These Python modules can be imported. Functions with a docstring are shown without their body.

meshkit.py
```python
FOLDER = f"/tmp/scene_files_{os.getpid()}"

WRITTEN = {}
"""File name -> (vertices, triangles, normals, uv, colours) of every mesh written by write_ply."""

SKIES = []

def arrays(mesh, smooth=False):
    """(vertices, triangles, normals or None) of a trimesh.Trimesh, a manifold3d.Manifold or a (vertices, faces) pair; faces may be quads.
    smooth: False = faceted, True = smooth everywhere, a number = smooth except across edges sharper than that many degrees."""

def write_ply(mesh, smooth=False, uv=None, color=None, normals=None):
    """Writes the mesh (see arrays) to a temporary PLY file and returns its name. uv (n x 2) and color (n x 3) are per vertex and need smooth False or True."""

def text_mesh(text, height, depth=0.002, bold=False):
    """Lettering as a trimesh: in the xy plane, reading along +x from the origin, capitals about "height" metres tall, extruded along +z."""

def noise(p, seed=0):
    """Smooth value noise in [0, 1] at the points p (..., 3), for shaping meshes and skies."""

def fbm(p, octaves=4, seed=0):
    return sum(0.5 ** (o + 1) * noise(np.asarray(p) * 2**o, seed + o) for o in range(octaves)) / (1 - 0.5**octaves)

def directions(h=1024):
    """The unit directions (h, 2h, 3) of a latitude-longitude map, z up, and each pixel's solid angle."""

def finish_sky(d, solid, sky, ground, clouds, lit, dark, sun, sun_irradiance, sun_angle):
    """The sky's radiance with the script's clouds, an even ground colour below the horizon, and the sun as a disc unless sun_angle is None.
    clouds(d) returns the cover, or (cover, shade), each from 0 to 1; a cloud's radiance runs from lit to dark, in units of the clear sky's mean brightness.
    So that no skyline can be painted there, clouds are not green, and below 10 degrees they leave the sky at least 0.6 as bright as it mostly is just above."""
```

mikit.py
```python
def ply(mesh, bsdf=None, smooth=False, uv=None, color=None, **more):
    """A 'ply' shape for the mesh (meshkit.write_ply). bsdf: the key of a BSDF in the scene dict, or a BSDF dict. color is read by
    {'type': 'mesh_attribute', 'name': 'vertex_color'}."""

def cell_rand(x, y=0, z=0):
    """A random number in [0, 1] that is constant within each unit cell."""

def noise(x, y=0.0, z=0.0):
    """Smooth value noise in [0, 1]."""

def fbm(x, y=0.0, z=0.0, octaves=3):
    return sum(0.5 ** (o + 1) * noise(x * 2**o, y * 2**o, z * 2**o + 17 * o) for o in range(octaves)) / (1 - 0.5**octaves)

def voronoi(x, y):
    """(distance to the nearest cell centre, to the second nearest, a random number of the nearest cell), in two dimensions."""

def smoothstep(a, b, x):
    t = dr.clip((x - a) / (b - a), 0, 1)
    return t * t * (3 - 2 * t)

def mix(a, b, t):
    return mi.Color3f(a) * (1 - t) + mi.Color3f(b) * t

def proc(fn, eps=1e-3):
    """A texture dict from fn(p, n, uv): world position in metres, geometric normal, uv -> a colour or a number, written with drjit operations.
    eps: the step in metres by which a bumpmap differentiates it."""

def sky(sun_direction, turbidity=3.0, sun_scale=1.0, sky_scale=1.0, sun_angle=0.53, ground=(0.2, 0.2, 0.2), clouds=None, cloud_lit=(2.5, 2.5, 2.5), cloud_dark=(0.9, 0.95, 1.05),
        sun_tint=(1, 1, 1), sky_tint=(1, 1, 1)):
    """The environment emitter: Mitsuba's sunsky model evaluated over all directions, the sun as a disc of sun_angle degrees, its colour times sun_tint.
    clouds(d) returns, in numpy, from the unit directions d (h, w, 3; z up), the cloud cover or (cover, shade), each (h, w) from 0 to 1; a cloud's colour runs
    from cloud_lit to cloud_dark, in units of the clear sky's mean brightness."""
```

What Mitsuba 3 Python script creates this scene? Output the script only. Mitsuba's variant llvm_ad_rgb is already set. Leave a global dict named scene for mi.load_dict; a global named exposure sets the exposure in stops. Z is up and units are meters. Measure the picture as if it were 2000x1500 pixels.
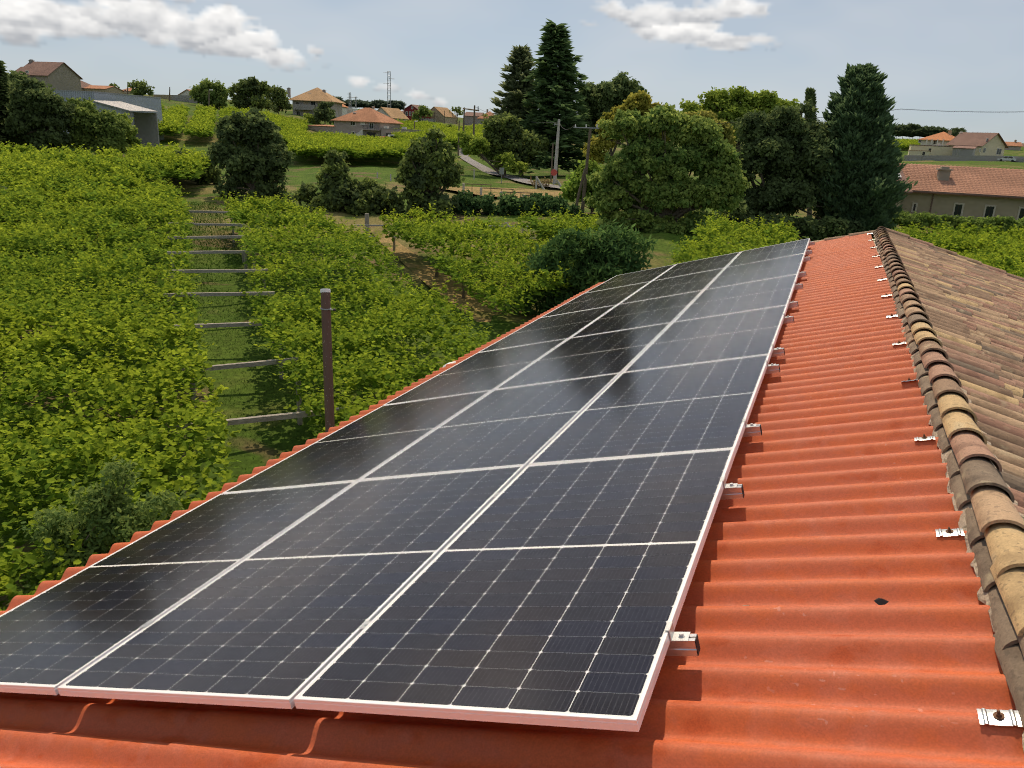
import math
import numpy as np
import trimesh
import drjit as dr
import mitsuba as mi
import mikit
import meshkit
from mikit import noise, fbm, voronoi, cell_rand, smoothstep, mix
from scipy.interpolate import RBFInterpolator

T = mi.ScalarTransform4f
scene, labels = {}, {}

# ------------------------------------------------------------------ camera, sky, exposure
EYE = np.array([0.26478, -1.69280, 1.43668])
FWD = np.array([-0.34479116, 0.88867175, -0.30229386])
RIGHT = np.array([0.92606595, 0.37465277, 0.04513482])
DOWN = np.array([0.15336527, -0.26438196, -0.95214562])
FOC = 1525.31                      # focal length in pixels of a 2000 pixel wide picture
scene['camera'] = {'type': 'perspective', 'fov': float(2 * math.degrees(math.atan(1000 / FOC))), 'fov_axis': 'x',
                   'near_clip': 0.05, 'far_clip': 12000.0,
                   'to_world': T().look_at(origin=EYE.tolist(), target=(EYE + FWD).tolist(), up=(-DOWN).tolist())}

SUN = np.array([-0.29, 0.56, 0.95])

# clouds: (azimuth from +y towards +x, elevation, half widths, weight), in degrees
CLOUDS = [(-52, 5.0, 5, 1.5, 1.1), (-49.5, 5.0, 4.0, 1.2, 1.2), (-46, 5.7, 5, 1.6, 1.3), (-43, 5.4, 4.6, 1.5, 1.3), (-40, 4.7, 3.4, 1.15, 1.2),
          (-37.5, 4.0, 3.0, 1.05, 1.1), (-35.2, 4.7, 1.7, .5, .8), (-50.5, 3.5, .9, .35, .5), (-48, 7.2, 7, 1.6, 1.1),
          (-32.6, 2.9, 1.5, .6, .75), (-30.8, 2.7, 1.3, .5, .75), (-28.7, 2.3, 1.4, .5, .7), (-27, 1.9, .8, .4, .6),
          (-17.2, 7.3, 1.3, .5, .6), (-12.8, 7.9, 4.4, 1.3, 1.0), (-11, 6.8, 3.8, .9, 1.15), (-8.0, 6.5, 3.2, .9, 1.1), (-8.5, 8.3, 3.4, 1.0, 1.0),
          (-4.4, 7.3, 1.2, .4, .5), (-22, 11.0, 6, 1.4, .6), (4, 12.5, 7, 1.6, .7), (-58, 9, 7, 2.2, .8)]


def clouds(d):
    az = np.degrees(np.arctan2(d[..., 0], d[..., 1]))
    el = np.degrees(np.arcsin(np.clip(d[..., 2], -1, 1)))
    q = np.stack([az * .42, el * 1.05, np.zeros_like(az)], -1)
    n = meshkit.fbm(q, 5, 3) - .5
    n2 = meshkit.fbm(q * 2.7 + 40, 4, 9) - .5
    cover, low = np.zeros(az.shape), np.zeros(az.shape)
    for a, e, ra, re, w in CLOUDS:
        x, y = (az - a) / ra, (el - e) / re
        m = w * np.exp(-(x * x + np.where(y < 0, 1.9, .8) * y * y) * 1.1)
        low = np.where(m > cover, np.clip(.42 - .5 * y, 0, 1), low)
        cover = np.maximum(cover, m)
    c = np.clip((cover + 1.15 * n + .55 * n2 - .38) / .34, 0, 1)
    c = c * np.clip((cover - .08) / .2, 0, 1)
    # the rest of the sky: scattered fair weather cumulus, denser with height
    w3 = d / np.maximum(d[..., 2:], .06) * np.array([1, 1, 0])
    g = meshkit.fbm(w3 * 1.35 + 7.3, 5, 21)
    up = np.clip((g - .47) / .16, 0, 1) * np.clip((el - 9.5) / 6, 0, 1)
    sh_up = np.clip((meshkit.fbm(w3 * 2.2 + 3.1, 4, 5) - .3) * 1.9, 0, 1)
    veil = .24 + .2 * np.clip(meshkit.fbm(q * .35 + 11, 3, 2) * 2 - .6, 0, 1)
    shade = np.clip(low + 1.1 * n2 + .1, 0, 1)
    total = np.maximum(np.maximum(c * .96, up * .9), veil)
    s = np.where(c * .96 >= total - 1e-6, shade, np.where(up * .9 >= total - 1e-6, sh_up, .55))
    return total, s


scene['sky'] = mikit.sky(SUN, turbidity=3.6, sun_scale=1.0, sky_scale=1.0, sun_angle=0.6, ground=(.10, .11, .06), clouds=clouds,
                         cloud_lit=(4.4, 4.3, 4.15), cloud_dark=(1.9, 1.95, 2.05), sky_tint=(1.0, .985, .93), sun_tint=(1, .96, .9))
exposure = 1.4


# ------------------------------------------------------------------ helpers
def at(x, y, depth):
    """The point seen at picture position (x, y) of 2000 x 1500 that lies depth metres ahead."""
    return EYE + depth * ((x - 1000) / FOC * RIGHT + (y - 750) / FOC * DOWN + FWD)


def depth_of(p):
    return (np.asarray(p) - EYE) @ FWD


def seen(p):
    q = np.asarray(p, float) - EYE
    z = q @ FWD
    return 1000 + FOC * (q @ RIGHT) / z, 750 + FOC * (q @ DOWN) / z, z


def numbered(name):
    k, n = name, 0
    while k in USED:
        n += 1
        k = f'{name}_{n:03d}'
    USED.add(k)
    return k


USED = set()


def thing(name, label, cat, group=None):
    k = numbered(name)
    labels[k] = {'label': label, 'category': cat}
    if group:
        labels[k]['group'] = group
    return k


def put(name, mesh, bsdf, parent=None, smooth=False, uv=None, color=None, to_world=None):
    k = numbered(f'{parent}__{name}' if parent else name)
    d = mesh if isinstance(mesh, dict) else mikit.ply(mesh, bsdf, smooth=smooth, uv=uv, color=color)
    if to_world is not None:
        d = {**d, 'to_world': to_world}
    scene[k] = d
    return k


def stuff(k, label=None, cat=None):
    labels.setdefault(k, {})['kind'] = 'stuff'
    if label:
        labels[k].update(label=label, category=cat)
    return k


class MB:
    """Collects quads and triangles into one mesh."""

    def __init__(self):
        self.v, self.f, self.n = [], [], 0

    def add(self, v, f):
        v, f = np.asarray(v, float), np.asarray(f, int)
        if f.shape[1] == 4:
            f = np.vstack([f[:, [0, 1, 2]], f[:, [0, 2, 3]]])
        self.v.append(v)
        self.f.append(f + self.n)
        self.n += len(v)
        return self

    def box(self, lo, hi, M=None):
        lo, hi = np.asarray(lo, float), np.asarray(hi, float)
        v = np.array([[x, y, z] for x in (0, 1) for y in (0, 1) for z in (0, 1)]) * (hi - lo) + lo
        if M is not None:
            v = v @ M[:3, :3].T + M[:3, 3]
        return self.add(v, [[0, 1, 3, 2], [4, 6, 7, 5], [0, 4, 5, 1], [2, 3, 7, 6], [0, 2, 6, 4], [1, 5, 7, 3]])

    def tube(self, pts, radii, sides=8, caps=True):
        p = np.asarray(pts, float)
        r = np.broadcast_to(radii, (len(p),))
        t = np.gradient(p, axis=0)
        t /= np.linalg.norm(t, axis=1, keepdims=True) + 1e-12
        ref = np.array([0, 0, 1.0]) if abs(t[0, 2]) < .9 else np.array([1.0, 0, 0])
        a = np.cross(t, ref)
        a /= np.linalg.norm(a, axis=1, keepdims=True) + 1e-12
        b = np.cross(t, a)
        g = np.arange(sides) * 2 * np.pi / sides
        v = p[:, None] + r[:, None, None] * (np.cos(g)[None, :, None] * a[:, None] + np.sin(g)[None, :, None] * b[:, None])
        q = [[i * sides + j, i * sides + (j + 1) % sides, (i + 1) * sides + (j + 1) % sides, (i + 1) * sides + j] for i in range(len(p) - 1) for j in range(sides)]
        self.add(v.reshape(-1, 3), q)
        if caps:
            for e in (0, len(p) - 1):
                c = np.vstack([v[e], p[e]])
                f = [[j, (j + 1) % sides, sides] if e else [(j + 1) % sides, j, sides] for j in range(sides)]
                self.add(c, f)
        return self

    def mesh(self, M=None):
        v, f = np.vstack(self.v), np.vstack(self.f)
        if M is not None:
            v = v @ M[:3, :3].T + M[:3, 3]
        return v, f


def moved(m, M):
    return m[0] @ M[:3, :3].T + M[:3, 3], m[1]


def frame_matrix(x, y, z, o):
    M = np.eye(4)
    M[:3, 0], M[:3, 1], M[:3, 2], M[:3, 3] = x, y, z, o
    return M


# ------------------------------------------------------------------ materials
def rgb(*c):
    return {'type': 'rgb', 'value': list(map(float, c))}


def mat(key, color, rough=.7, metallic=0., spec=.35, **more):
    c = mikit.proc(color) if callable(color) else rgb(*color)
    scene[key] = {'type': 'twosided', 'bsdf': {'type': 'principled', 'base_color': c, 'roughness': rough, 'metallic': metallic, 'specular': spec, **more}}
    return key


def col(*c):
    return mi.Color3f(*[float(x) for x in c])


def red_paint(p, n, uv):
    # old red paint on fibre cement: worn pale pinkish film, orange patches where it is thicker, fine grain, a few dark and white specks
    a = fbm(p.x * 5, p.y * 9, p.z * 5, 4)
    b = fbm(p.x * 22 + 5, p.y * 40, p.z * 22, 3)
    g = noise(p.x * 260, p.y * 260, p.z * 260)
    c = mix((.46, .116, .052), (.49, .115, .038), smoothstep(.42, .62, a * .7 + b * .3))
    c = mix(c, mi.Color3f(.42, .078, .020), smoothstep(.60, .74, fbm(p.x * 8 + 31, p.y * 15, p.z * 8, 4)) * .75)
    c = mix(c, mi.Color3f(.48, .15, .088), smoothstep(.58, .75, fbm(p.x * 14 + 3, p.y * 9 + 8, p.z * 14, 3)) * .4)
    c = mix(c, mi.Color3f(.62, .38, .31), smoothstep(.84, .9, noise(p.x * 65, p.y * 120, p.z * 65)) * smoothstep(.62, .72, fbm(p.x * 3 + 9, p.y * 3, p.z * 3, 2)) * .3)
    return c * (.86 + .28 * g)


mat('red_sheet', red_paint, .62, spec=.3)


def tile_color(p, n, uv):
    # uv.x picks the clay's firing colour, uv.y a shift for this tile
    t, s = uv.x, uv.y * 37.0
    c = mi.Color3f(.36, .255, .165)                                       # tan
    for lo, k in ((.16, (.24, .165, .112)), (.34, (.185, .145, .108)), (.5, (.27, .155, .112)), (.66, (.45, .33, .18)), (.84, (.33, .205, .148))):
        c = dr.select(t > lo, mi.Color3f(*k), c)
    m = fbm(p.x * 9 + s, p.y * 9 - s, p.z * 9, 4)
    g = noise(p.x * 180 + s, p.y * 180, p.z * 180)
    c = mix(c, c * mi.Color3f(.62, .6, .6), smoothstep(.5, .72, m) * .8)
    c = mix(c, mi.Color3f(.42, .36, .24), smoothstep(.62, .78, fbm(p.x * 13 - s, p.y * 13, p.z * 13 + s, 3)) * .45)
    c = mix(c, mi.Color3f(.07, .06, .05), smoothstep(.72, .8, noise(p.x * 75 + s, p.y * 75, p.z * 75)) * .35)
    return c * (.84 + .32 * g) * (.9 + .2 * cell_rand(s * 11.0))


mat('clay_tile', tile_color, .8, spec=.2)


def mortar_color(p, n, uv):
    a, g = fbm(p.x * 16, p.y * 16, p.z * 16, 3), noise(p.x * 210, p.y * 210, p.z * 210)
    c = mix((.27, .22, .165), (.40, .34, .27), a)
    c = mix(c, mi.Color3f(.1, .09, .06), smoothstep(.66, .78, fbm(p.x * 30, p.y * 30, p.z * 30 + 7, 2)) * .7)
    return c * (.75 + .5 * g)


scene['mortar'] = {'type': 'twosided', 'bsdf': {'type': 'bumpmap', 'arbitrary': mikit.proc(lambda p, n, uv: fbm(p.x * 60, p.y * 60, p.z * 60, 3) * .012, .002), 'scale': 1.0,
                   'bsdf': {'type': 'principled', 'base_color': mikit.proc(mortar_color), 'roughness': .95, 'specular': .1}}}
mat('aluminium', (.88, .88, .88), .38, metallic=.35, spec=.5)
mat('rail_metal', (.62, .62, .63), .34, metallic=.9, spec=.5)
mat('clamp_metal', (.60, .62, .62), .4, metallic=.75, spec=.5)


def zinc(p, n, uv):
    v = voronoi(p.x * 90, p.y * 90)
    return mix((.55, .58, .58), (.74, .76, .75), v[2]) * (.9 + .2 * noise(p.x * 40, p.y * 40, p.z * 40))


mat('galvanised', zinc, .36, metallic=.85, spec=.5)
mat('rusty_bolt', (.16, .085, .05), .75, metallic=.3)
mat('rubber', (.02, .02, .022), .6)


def cell_color(p, n, uv):
    # silver contact lines printed on dark silicon; the integer part of uv.y picks this cell's tint
    k = dr.floor(uv.y)
    f = uv.x * 11.0
    line = smoothstep(.055, .03, dr.abs(f - dr.floor(f) - .5))
    c = dr.select(k < .5, mi.Color3f(.0070, .0050, .0070), dr.select(k < 1.5, mi.Color3f(.0055, .0050, .013), mi.Color3f(.0105, .0065, .0065)))
    d = smoothstep(.62, .9, noise(p.x * 90, p.y * 90, p.z * 90)) * .003 + .0015 * fbm(p.x * 3, p.y * 3, p.z * 3, 3)
    return mix(c, (.13, .13, .14), line * .5) + mi.Color3f(d, d, d * .9)


scene['cell_glass'] = {'type': 'twosided', 'bsdf': {'type': 'roughplastic', 'diffuse_reflectance': mikit.proc(cell_color), 'specular_reflectance': rgb(.97, .92, .93), 'int_ior': 1.52, 'alpha': .015, 'distribution': 'ggx', 'nonlinear': False}}
scene['white_laminate'] = {'type': 'twosided', 'bsdf': {'type': 'roughplastic', 'diffuse_reflectance': rgb(.80, .81, .81), 'int_ior': 1.46, 'alpha': .016, 'distribution': 'ggx'}}
mat('white_plastic', (.72, .72, .70), .45)
mat('house_wall', lambda p, n, uv: mix((.55, .50, .42), (.45, .40, .33), fbm(p.x * 2, p.y * 2, p.z * 2, 3)), .9)

# ------------------------------------------------------------------ the roof frame: x up the slope, y along the ridge, z off the slope
PITCH = math.radians(16.5)
CP, SP = math.cos(PITCH), math.sin(PITCH)
ROOF = frame_matrix([CP, 0, SP], [0, 1, 0], [-SP, 0, CP], [0, 0, 0])
CREST0, WAVE, CRESTW, AMP = .445, .177, -.14, .0255


def wave_w(v):
    return CRESTW - AMP + AMP * np.cos(2 * np.pi * (v - CREST0) / WAVE)


house = thing('farmhouse', 'farmhouse with half its roof in red corrugated sheets and half in old clay tiles', 'house')

rng = np.random.default_rng(4)
# corrugated sheets: six waves each plus a lap, upper ones lying over the lower ones
V0 = CREST0 - WAVE * 17.5
for k in range(15):
    va = V0 + k * 6 * WAVE - (.0 if k == 0 else .035)
    vb = V0 + (k + 1) * 6 * WAVE + .02
    if k == 14:
        vb = 13.40
    for (ua, ub, up) in ((1.52, 4.05, 0.), (-.945, 1.66, .0075)):
        ua2, ub2 = ua + rng.uniform(-.006, .006), ub + rng.uniform(-.012, .012)
        vs = np.linspace(va, vb, 110)
        us = np.linspace(ua2, ub2, 5)
        w = wave_w(vs) + up + .0035 * (k % 2)
        top = np.array([[-u, v, ww + .002 * math.sin(3.1 * u + k)] for u in us for v, ww in zip(vs, w)])
        bot = top - [0, 0, .0065]
        n, m = len(us), len(vs)
        idx = np.arange(n * m).reshape(n, m)
        q = np.stack([idx[:-1, :-1], idx[1:, :-1], idx[1:, 1:], idx[:-1, 1:]], -1).reshape(-1, 4)
        edge = np.concatenate([idx[0, :], idx[1:, -1], idx[-1, -2::-1], idx[-2:0:-1, 0]])
        e2 = np.roll(edge, -1)
        f = np.vstack([q[:, ::-1], q + n * m, np.stack([edge, e2, e2 + n * m, edge + n * m], -1)])
        put('corrugated_sheet', moved((np.vstack([top, bot]), np.vstack([f[:, [0, 1, 2]], f[:, [0, 2, 3]]])), ROOF), 'red_sheet', house, smooth=40)


def ridge_x(v):
    return .995 + .0085 * (v - 1)


def barrel(r0, r1, length, h, seg=10, rings=2, thick=.011):
    """A tapered half-round tile: open side down, wide end at y = 0, closed body with a visible thickness."""
    a = np.linspace(0, np.pi, seg + 1)
    ys = np.linspace(0, length, rings + 1)
    out, inn = [], []
    for y in ys:
        t = y / length
        r, hh = r0 + (r1 - r0) * t, h * (1 - .16 * t)
        out.append(np.stack([-r * np.cos(a), np.full_like(a, y), hh * np.sin(a)], 1))
        inn.append(np.stack([-(r - thick) * np.cos(a), np.full_like(a, y), (hh - thick) * np.sin(a)], 1))
    n = seg + 1
    out, inn = np.vstack(out), np.vstack(inn)
    N = len(out)
    q = []
    for i in range(rings):
        for j in range(seg):
            b = i * n + j
            q += [[b, b + n, b + n + 1, b + 1], [b + N, b + 1 + N, b + n + 1 + N, b + n + N]]
    for j in range(seg):
        q.append([j, j + 1, j + 1 + N, j + N])
        b = rings * n + j
        q.append([b, b + N, b + 1 + N, b + 1])
    for i in range(rings):
        for b in (i * n, i * n + seg):
            q.append([b, b + N, b + n + N, b + n])
    q = np.array(q)
    return np.vstack([out, inn]), np.vstack([q[:, [0, 1, 2]], q[:, [0, 2, 3]]])


def tile(name, mesh, M, tone, shift, parent):
    v, f = moved(mesh, M)
    uv = np.tile([[tone, shift]], (len(v), 1))
    return put(name, (v, f), 'clay_tile', parent, smooth=True if False else False, uv=uv)


def smooth_tile(name, mesh, M, tone, shift, parent):
    m = trimesh.graph.smooth_shade(trimesh.Trimesh(*moved(mesh, M), process=False), angle=math.radians(42), facet_minarea=None)
    uv = np.tile([[tone, shift]], (len(m.vertices), 1))
    return put(name, m, 'clay_tile', parent, smooth=True, uv=uv)


TAN, BROWN, GREY, RED, CREAM, PINK = .08, .25, .42, .58, .75, .92
CAPTONES = {-3: GREY, -2: CREAM, -1: CREAM, 0: TAN, 1: GREY, 2: PINK, 3: CREAM, 4: CREAM, 5: BROWN, 6: PINK, 7: PINK, 8: BROWN, 9: CREAM, 10: CREAM, 11: GREY, 12: TAN, 13: TAN,
            14: BROWN, 15: PINK, 16: CREAM, 17: BROWN, 18: BROWN, 19: PINK}
cap = barrel(.080, .066, .43, .064, seg=14)
under = barrel(.088, .078, .43, .066, seg=10)
for k in range(-9, 37):
    v = 1.20 + .33 * k + rng.uniform(-.012, .012)
    tone = CAPTONES.get(k, rng.choice([BROWN, PINK, TAN, BROWN, GREY, CREAM]))
    yaw, tip = rng.normal(0, .018), -.055
    x = ridge_x(v) + rng.uniform(-.006, .006)
    y = np.array([math.sin(yaw), math.cos(yaw) * math.cos(tip), math.sin(tip)])
    z = np.array([0, -math.sin(tip), math.cos(tip)])
    smooth_tile('ridge_tile', cap, frame_matrix(np.cross(y, z), y, z, [x, v, .200]), tone, rng.random(), house)
for k in range(-9, 40):
    v = .55 + .326 * k + rng.uniform(-.014, .014)
    tip, yaw = -.05, rng.normal(0, .015)
    x = ridge_x(v) - .013 + rng.uniform(-.006, .006)
    y = np.array([math.sin(yaw), math.cos(tip), math.sin(tip)])
    z = np.array([0, -math.sin(tip), math.cos(tip)])
    smooth_tile('ridge_tile', under, frame_matrix(np.cross(y, z), y, z, [x, v, .132]), rng.choice([GREY, GREY, BROWN]), rng.random(), house)

# mortar bed between the sheets and the ridge tiles
vs = np.linspace(-2.6, 13.45, 420)
prof = [(-.085, -.02), (-.083, .0), (-.06, .035), (-.03, .05), (.03, .06), (.12, .03), (.12, -.05)]
P = []
for v in vs:
    for j, (dx, dz) in enumerate(prof):
        q = np.array([v * 5.1, j * .9, 0])
        nn = meshkit.fbm(q[None] * np.array([[2.2, 1, 1]]), 3, 5)[0] - .5
        P.append([ridge_x(v) + dx + nn * .05 - .012 * (j < 2), v, .128 + dz + nn * .028])
n, m = len(vs), len(prof)
idx = np.arange(n * m).reshape(n, m)
q = np.stack([idx[:-1, :-1], idx[:-1, 1:], idx[1:, 1:], idx[1:, :-1]], -1).reshape(-1, 4)
put('mortar_bed', (np.array(P), np.vstack([q[:, [0, 1, 2]], q[:, [0, 2, 3]]])), 'mortar', house, smooth=50)

# the clay tiled slope behind the ridge
cover = barrel(.083, .070, .44, .058, seg=8)
channel = barrel(.085, .10, 5.4, .05, seg=4, rings=1)
pieces, chan = [], MB()
for j in range(82):
    v = -.9 + .1745 * j
    off = rng.uniform(-.05, .20)
    x0 = ridge_x(v) + .03
    for i in range(-1, 15):
        d = off + .325 * i + rng.uniform(-.02, .02)
        if i < 0:
            if off < .02:
                continue
            d = -.05 + rng.uniform(0, .03)
        d = max(d, -.05)
        yaw = rng.normal(0, .02)
        down = np.array([CP * math.cos(yaw), math.sin(yaw), -SP * math.cos(yaw)])
        nrm = np.array([SP, 0, CP])
        yv = -down                                           # wide end lower, body runs up the slope
        zv = nrm - yv * (nrm @ yv) + yv * 0
        lift = np.array([SP, 0, CP]) * (.006 + rng.uniform(0, .006))
        o = np.array([x0, v + rng.uniform(-.008, .008), .150]) + np.array([CP, 0, -SP]) * (d + .42) + lift
        yv = yv - zv * .03
        yv /= np.linalg.norm(yv)
        zv = zv / np.linalg.norm(zv)
        xv = np.cross(yv, zv)
        sx, sy, sz = seen(o)
        score = sz if (-60 < sx < 2080 and 380 < sy < 1560 and sz > .3) else 900 + abs(sz)
        pieces.append((score, frame_matrix(xv, yv, zv, o), rng.choice([TAN, TAN, BROWN, BROWN, GREY, RED, CREAM, PINK, BROWN]), rng.random()))
    yv, zv = np.array([CP, 0, -SP]), np.array([-SP, 0, -CP])
    chan.add(*moved(channel, frame_matrix(np.cross(yv, zv), yv, zv, [x0, v + .0872, .165])))
pieces.sort(key=lambda a: a[0])
for s, M, tone, sh in pieces[:300]:
    smooth_tile('roof_tile', cover, M, tone, sh, house)
mv, mf, muv, c = [], [], [], 0
for s, M, tone, sh in pieces[300:]:
    v, f = moved(cover, M)
    mv.append(v)
    mf.append(f + c)
    muv.append(np.tile([[tone, sh]], (len(v), 1)))
    c += len(v)
stuff(put('tile_field', (np.vstack(mv), np.vstack(mf)), 'clay_tile', house, uv=np.vstack(muv)))
cm = chan.mesh()
stuff(put('channel_tiles', cm, 'clay_tile', house, uv=np.tile([[.3, .4]], (len(cm[0]), 1))))

# verge tiles along the far gable, on both slopes
verge = barrel(.085, .072, .47, .07, seg=8)
for i in range(13):
    d = -.02 + .40 * i
    for side in (-1, 1):
        if side < 0:
            down, nrm, o = np.array([-CP, 0, -SP]), np.array([-SP, 0, CP]), np.array([ridge_x(13.4) - .06, 13.40, .115])
        else:
            down, nrm, o = np.array([CP, 0, -SP]), np.array([SP, 0, CP]), np.array([ridge_x(13.4) + .03, 13.40, .165])
        yv = -down - nrm * .03
        yv /= np.linalg.norm(yv)
        o = o + down * (d + .45) + nrm * (.012 if side < 0 else .02)
        if side < 0 and d > 4.6:
            continue
        smooth_tile('verge_tile', verge, frame_matrix(np.cross(yv, nrm), yv, nrm, o), rng.choice([BROWN, BROWN, TAN, PINK]) if not (side < 0 and i == 2) else TAN, rng.random(), house)

# walls under the roof
eL = np.array([-CP * 3.72, 0, -SP * 3.72 - .30])
eR = 1.05 + 4.7
zr = .02
W = MB()
v, f = [], []
poly = [(eL[0], -8.6), (eL[0], eL[2]), (1.05, zr), (eR, -SP / CP * 4.7 - .05), (eR, -8.6)]
for y in (-2.3, 13.2):
    v += [[x, y, z] for x, z in poly]
for i in range(5):
    j = (i + 1) % 5
    f += [[i, j, j + 5], [i, j + 5, i + 5]]
f += [[0, 2, 1], [0, 4, 2], [2, 4, 3], [5, 6, 7], [5, 7, 9], [7, 8, 9]]
put('wall', (np.array(v), np.array(f)), 'house_wall', house)

# hold-down plates bolted through the wave crests near the ridge
xs = np.array([-.045, -.036, -.032, -.028, -.024, .024, .028, .032, .036, .045])
zs = np.array([.0, .0, .003, .003, .0, .0, .003, .003, .0, .0])
ys = np.linspace(-.027, .027, 7)
pv = np.array([[x, y, z - 5.0 * y * y] for y in ys for x, z in zip(xs, zs)])
pv = np.vstack([pv, pv - [0, 0, .002]])
n, m = len(ys), len(xs)
idx = np.arange(n * m).reshape(n, m)
q = np.stack([idx[:-1, :-1], idx[:-1, 1:], idx[1:, 1:], idx[1:, :-1]], -1).reshape(-1, 4)
edge = np.concatenate([idx[0, :], idx[1:, -1], idx[-1, -2::-1], idx[-2:0:-1, 0]])
e2 = np.roll(edge, -1)
f = np.vstack([q, q[:, ::-1] + n * m, np.stack([edge, edge + n * m, e2 + n * m, e2], -1)])
plate = (pv, np.vstack([f[:, [0, 1, 2]], f[:, [0, 2, 3]]]))
bolt = MB()
bolt.tube([[0, 0, .001], [0, 0, .003]], .0125, 16).tube([[0, 0, .003], [0, 0, .009]], .0070, 6).tube([[0, 0, .009], [0, 0, .018]], .0036, 8)
bolt = bolt.mesh()
for k in range(13):
    i = -1 + 6 * k
    v = CREST0 + WAVE * i
    u = -.84 - .0068 * v
    ang, tilt = rng.normal(0, .05), rng.normal(.06, .05)
    if k in (3,):
        tilt = -.35
    ca, sa, ct, st = math.cos(ang), math.sin(ang), math.cos(tilt), math.sin(tilt)
    R = np.array([[ca, -sa, 0], [sa, ca, 0], [0, 0, 1]]) @ np.array([[1, 0, 0], [0, ct, -st], [0, st, ct]])
    M = np.eye(4)
    M[:3, :3] = R
    M[:3, 3] = [-u, v, CRESTW + .0125 + abs(tilt) * .010]
    pk = put('fixing_plate', moved(plate, ROOF @ M), 'galvanised', house, smooth=30)
    put('bolt', moved(bolt, ROOF @ M), 'rusty_bolt', pk)

# ------------------------------------------------------------------ solar panels
PW, PL, GAP = 1.134, 2.100, .014
NODE = np.array([[.0098, .0016, -.0139, -.0186, -.0082, .0031, .0147], [.0089, .0138, -.0031, -.0102, -.0051, .0017, .0070],
                 [.0022, .0081, -.0020, -.0054, -.0020, .0019, .0018], [-.0011, -.0002, -.0090, -.0034, .0010, .0039, .0005]])


def ring_mesh(profile, w, l):
    v, f = [], []
    for o, z in profile:
        a, b = w / 2 - o, l / 2 - o
        v += [[-a, -b, z], [a, -b, z], [a, b, z], [-a, b, z]]
    for i in range(len(profile) - 1):
        for j in range(4):
            k = (j + 1) % 4
            f.append([4 * i + j, 4 * i + k, 4 * i + 4 + k, 4 * i + 4 + j])
    f = np.array(f)
    return np.array(v), np.vstack([f[:, [0, 1, 2]], f[:, [0, 2, 3]]])


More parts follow.
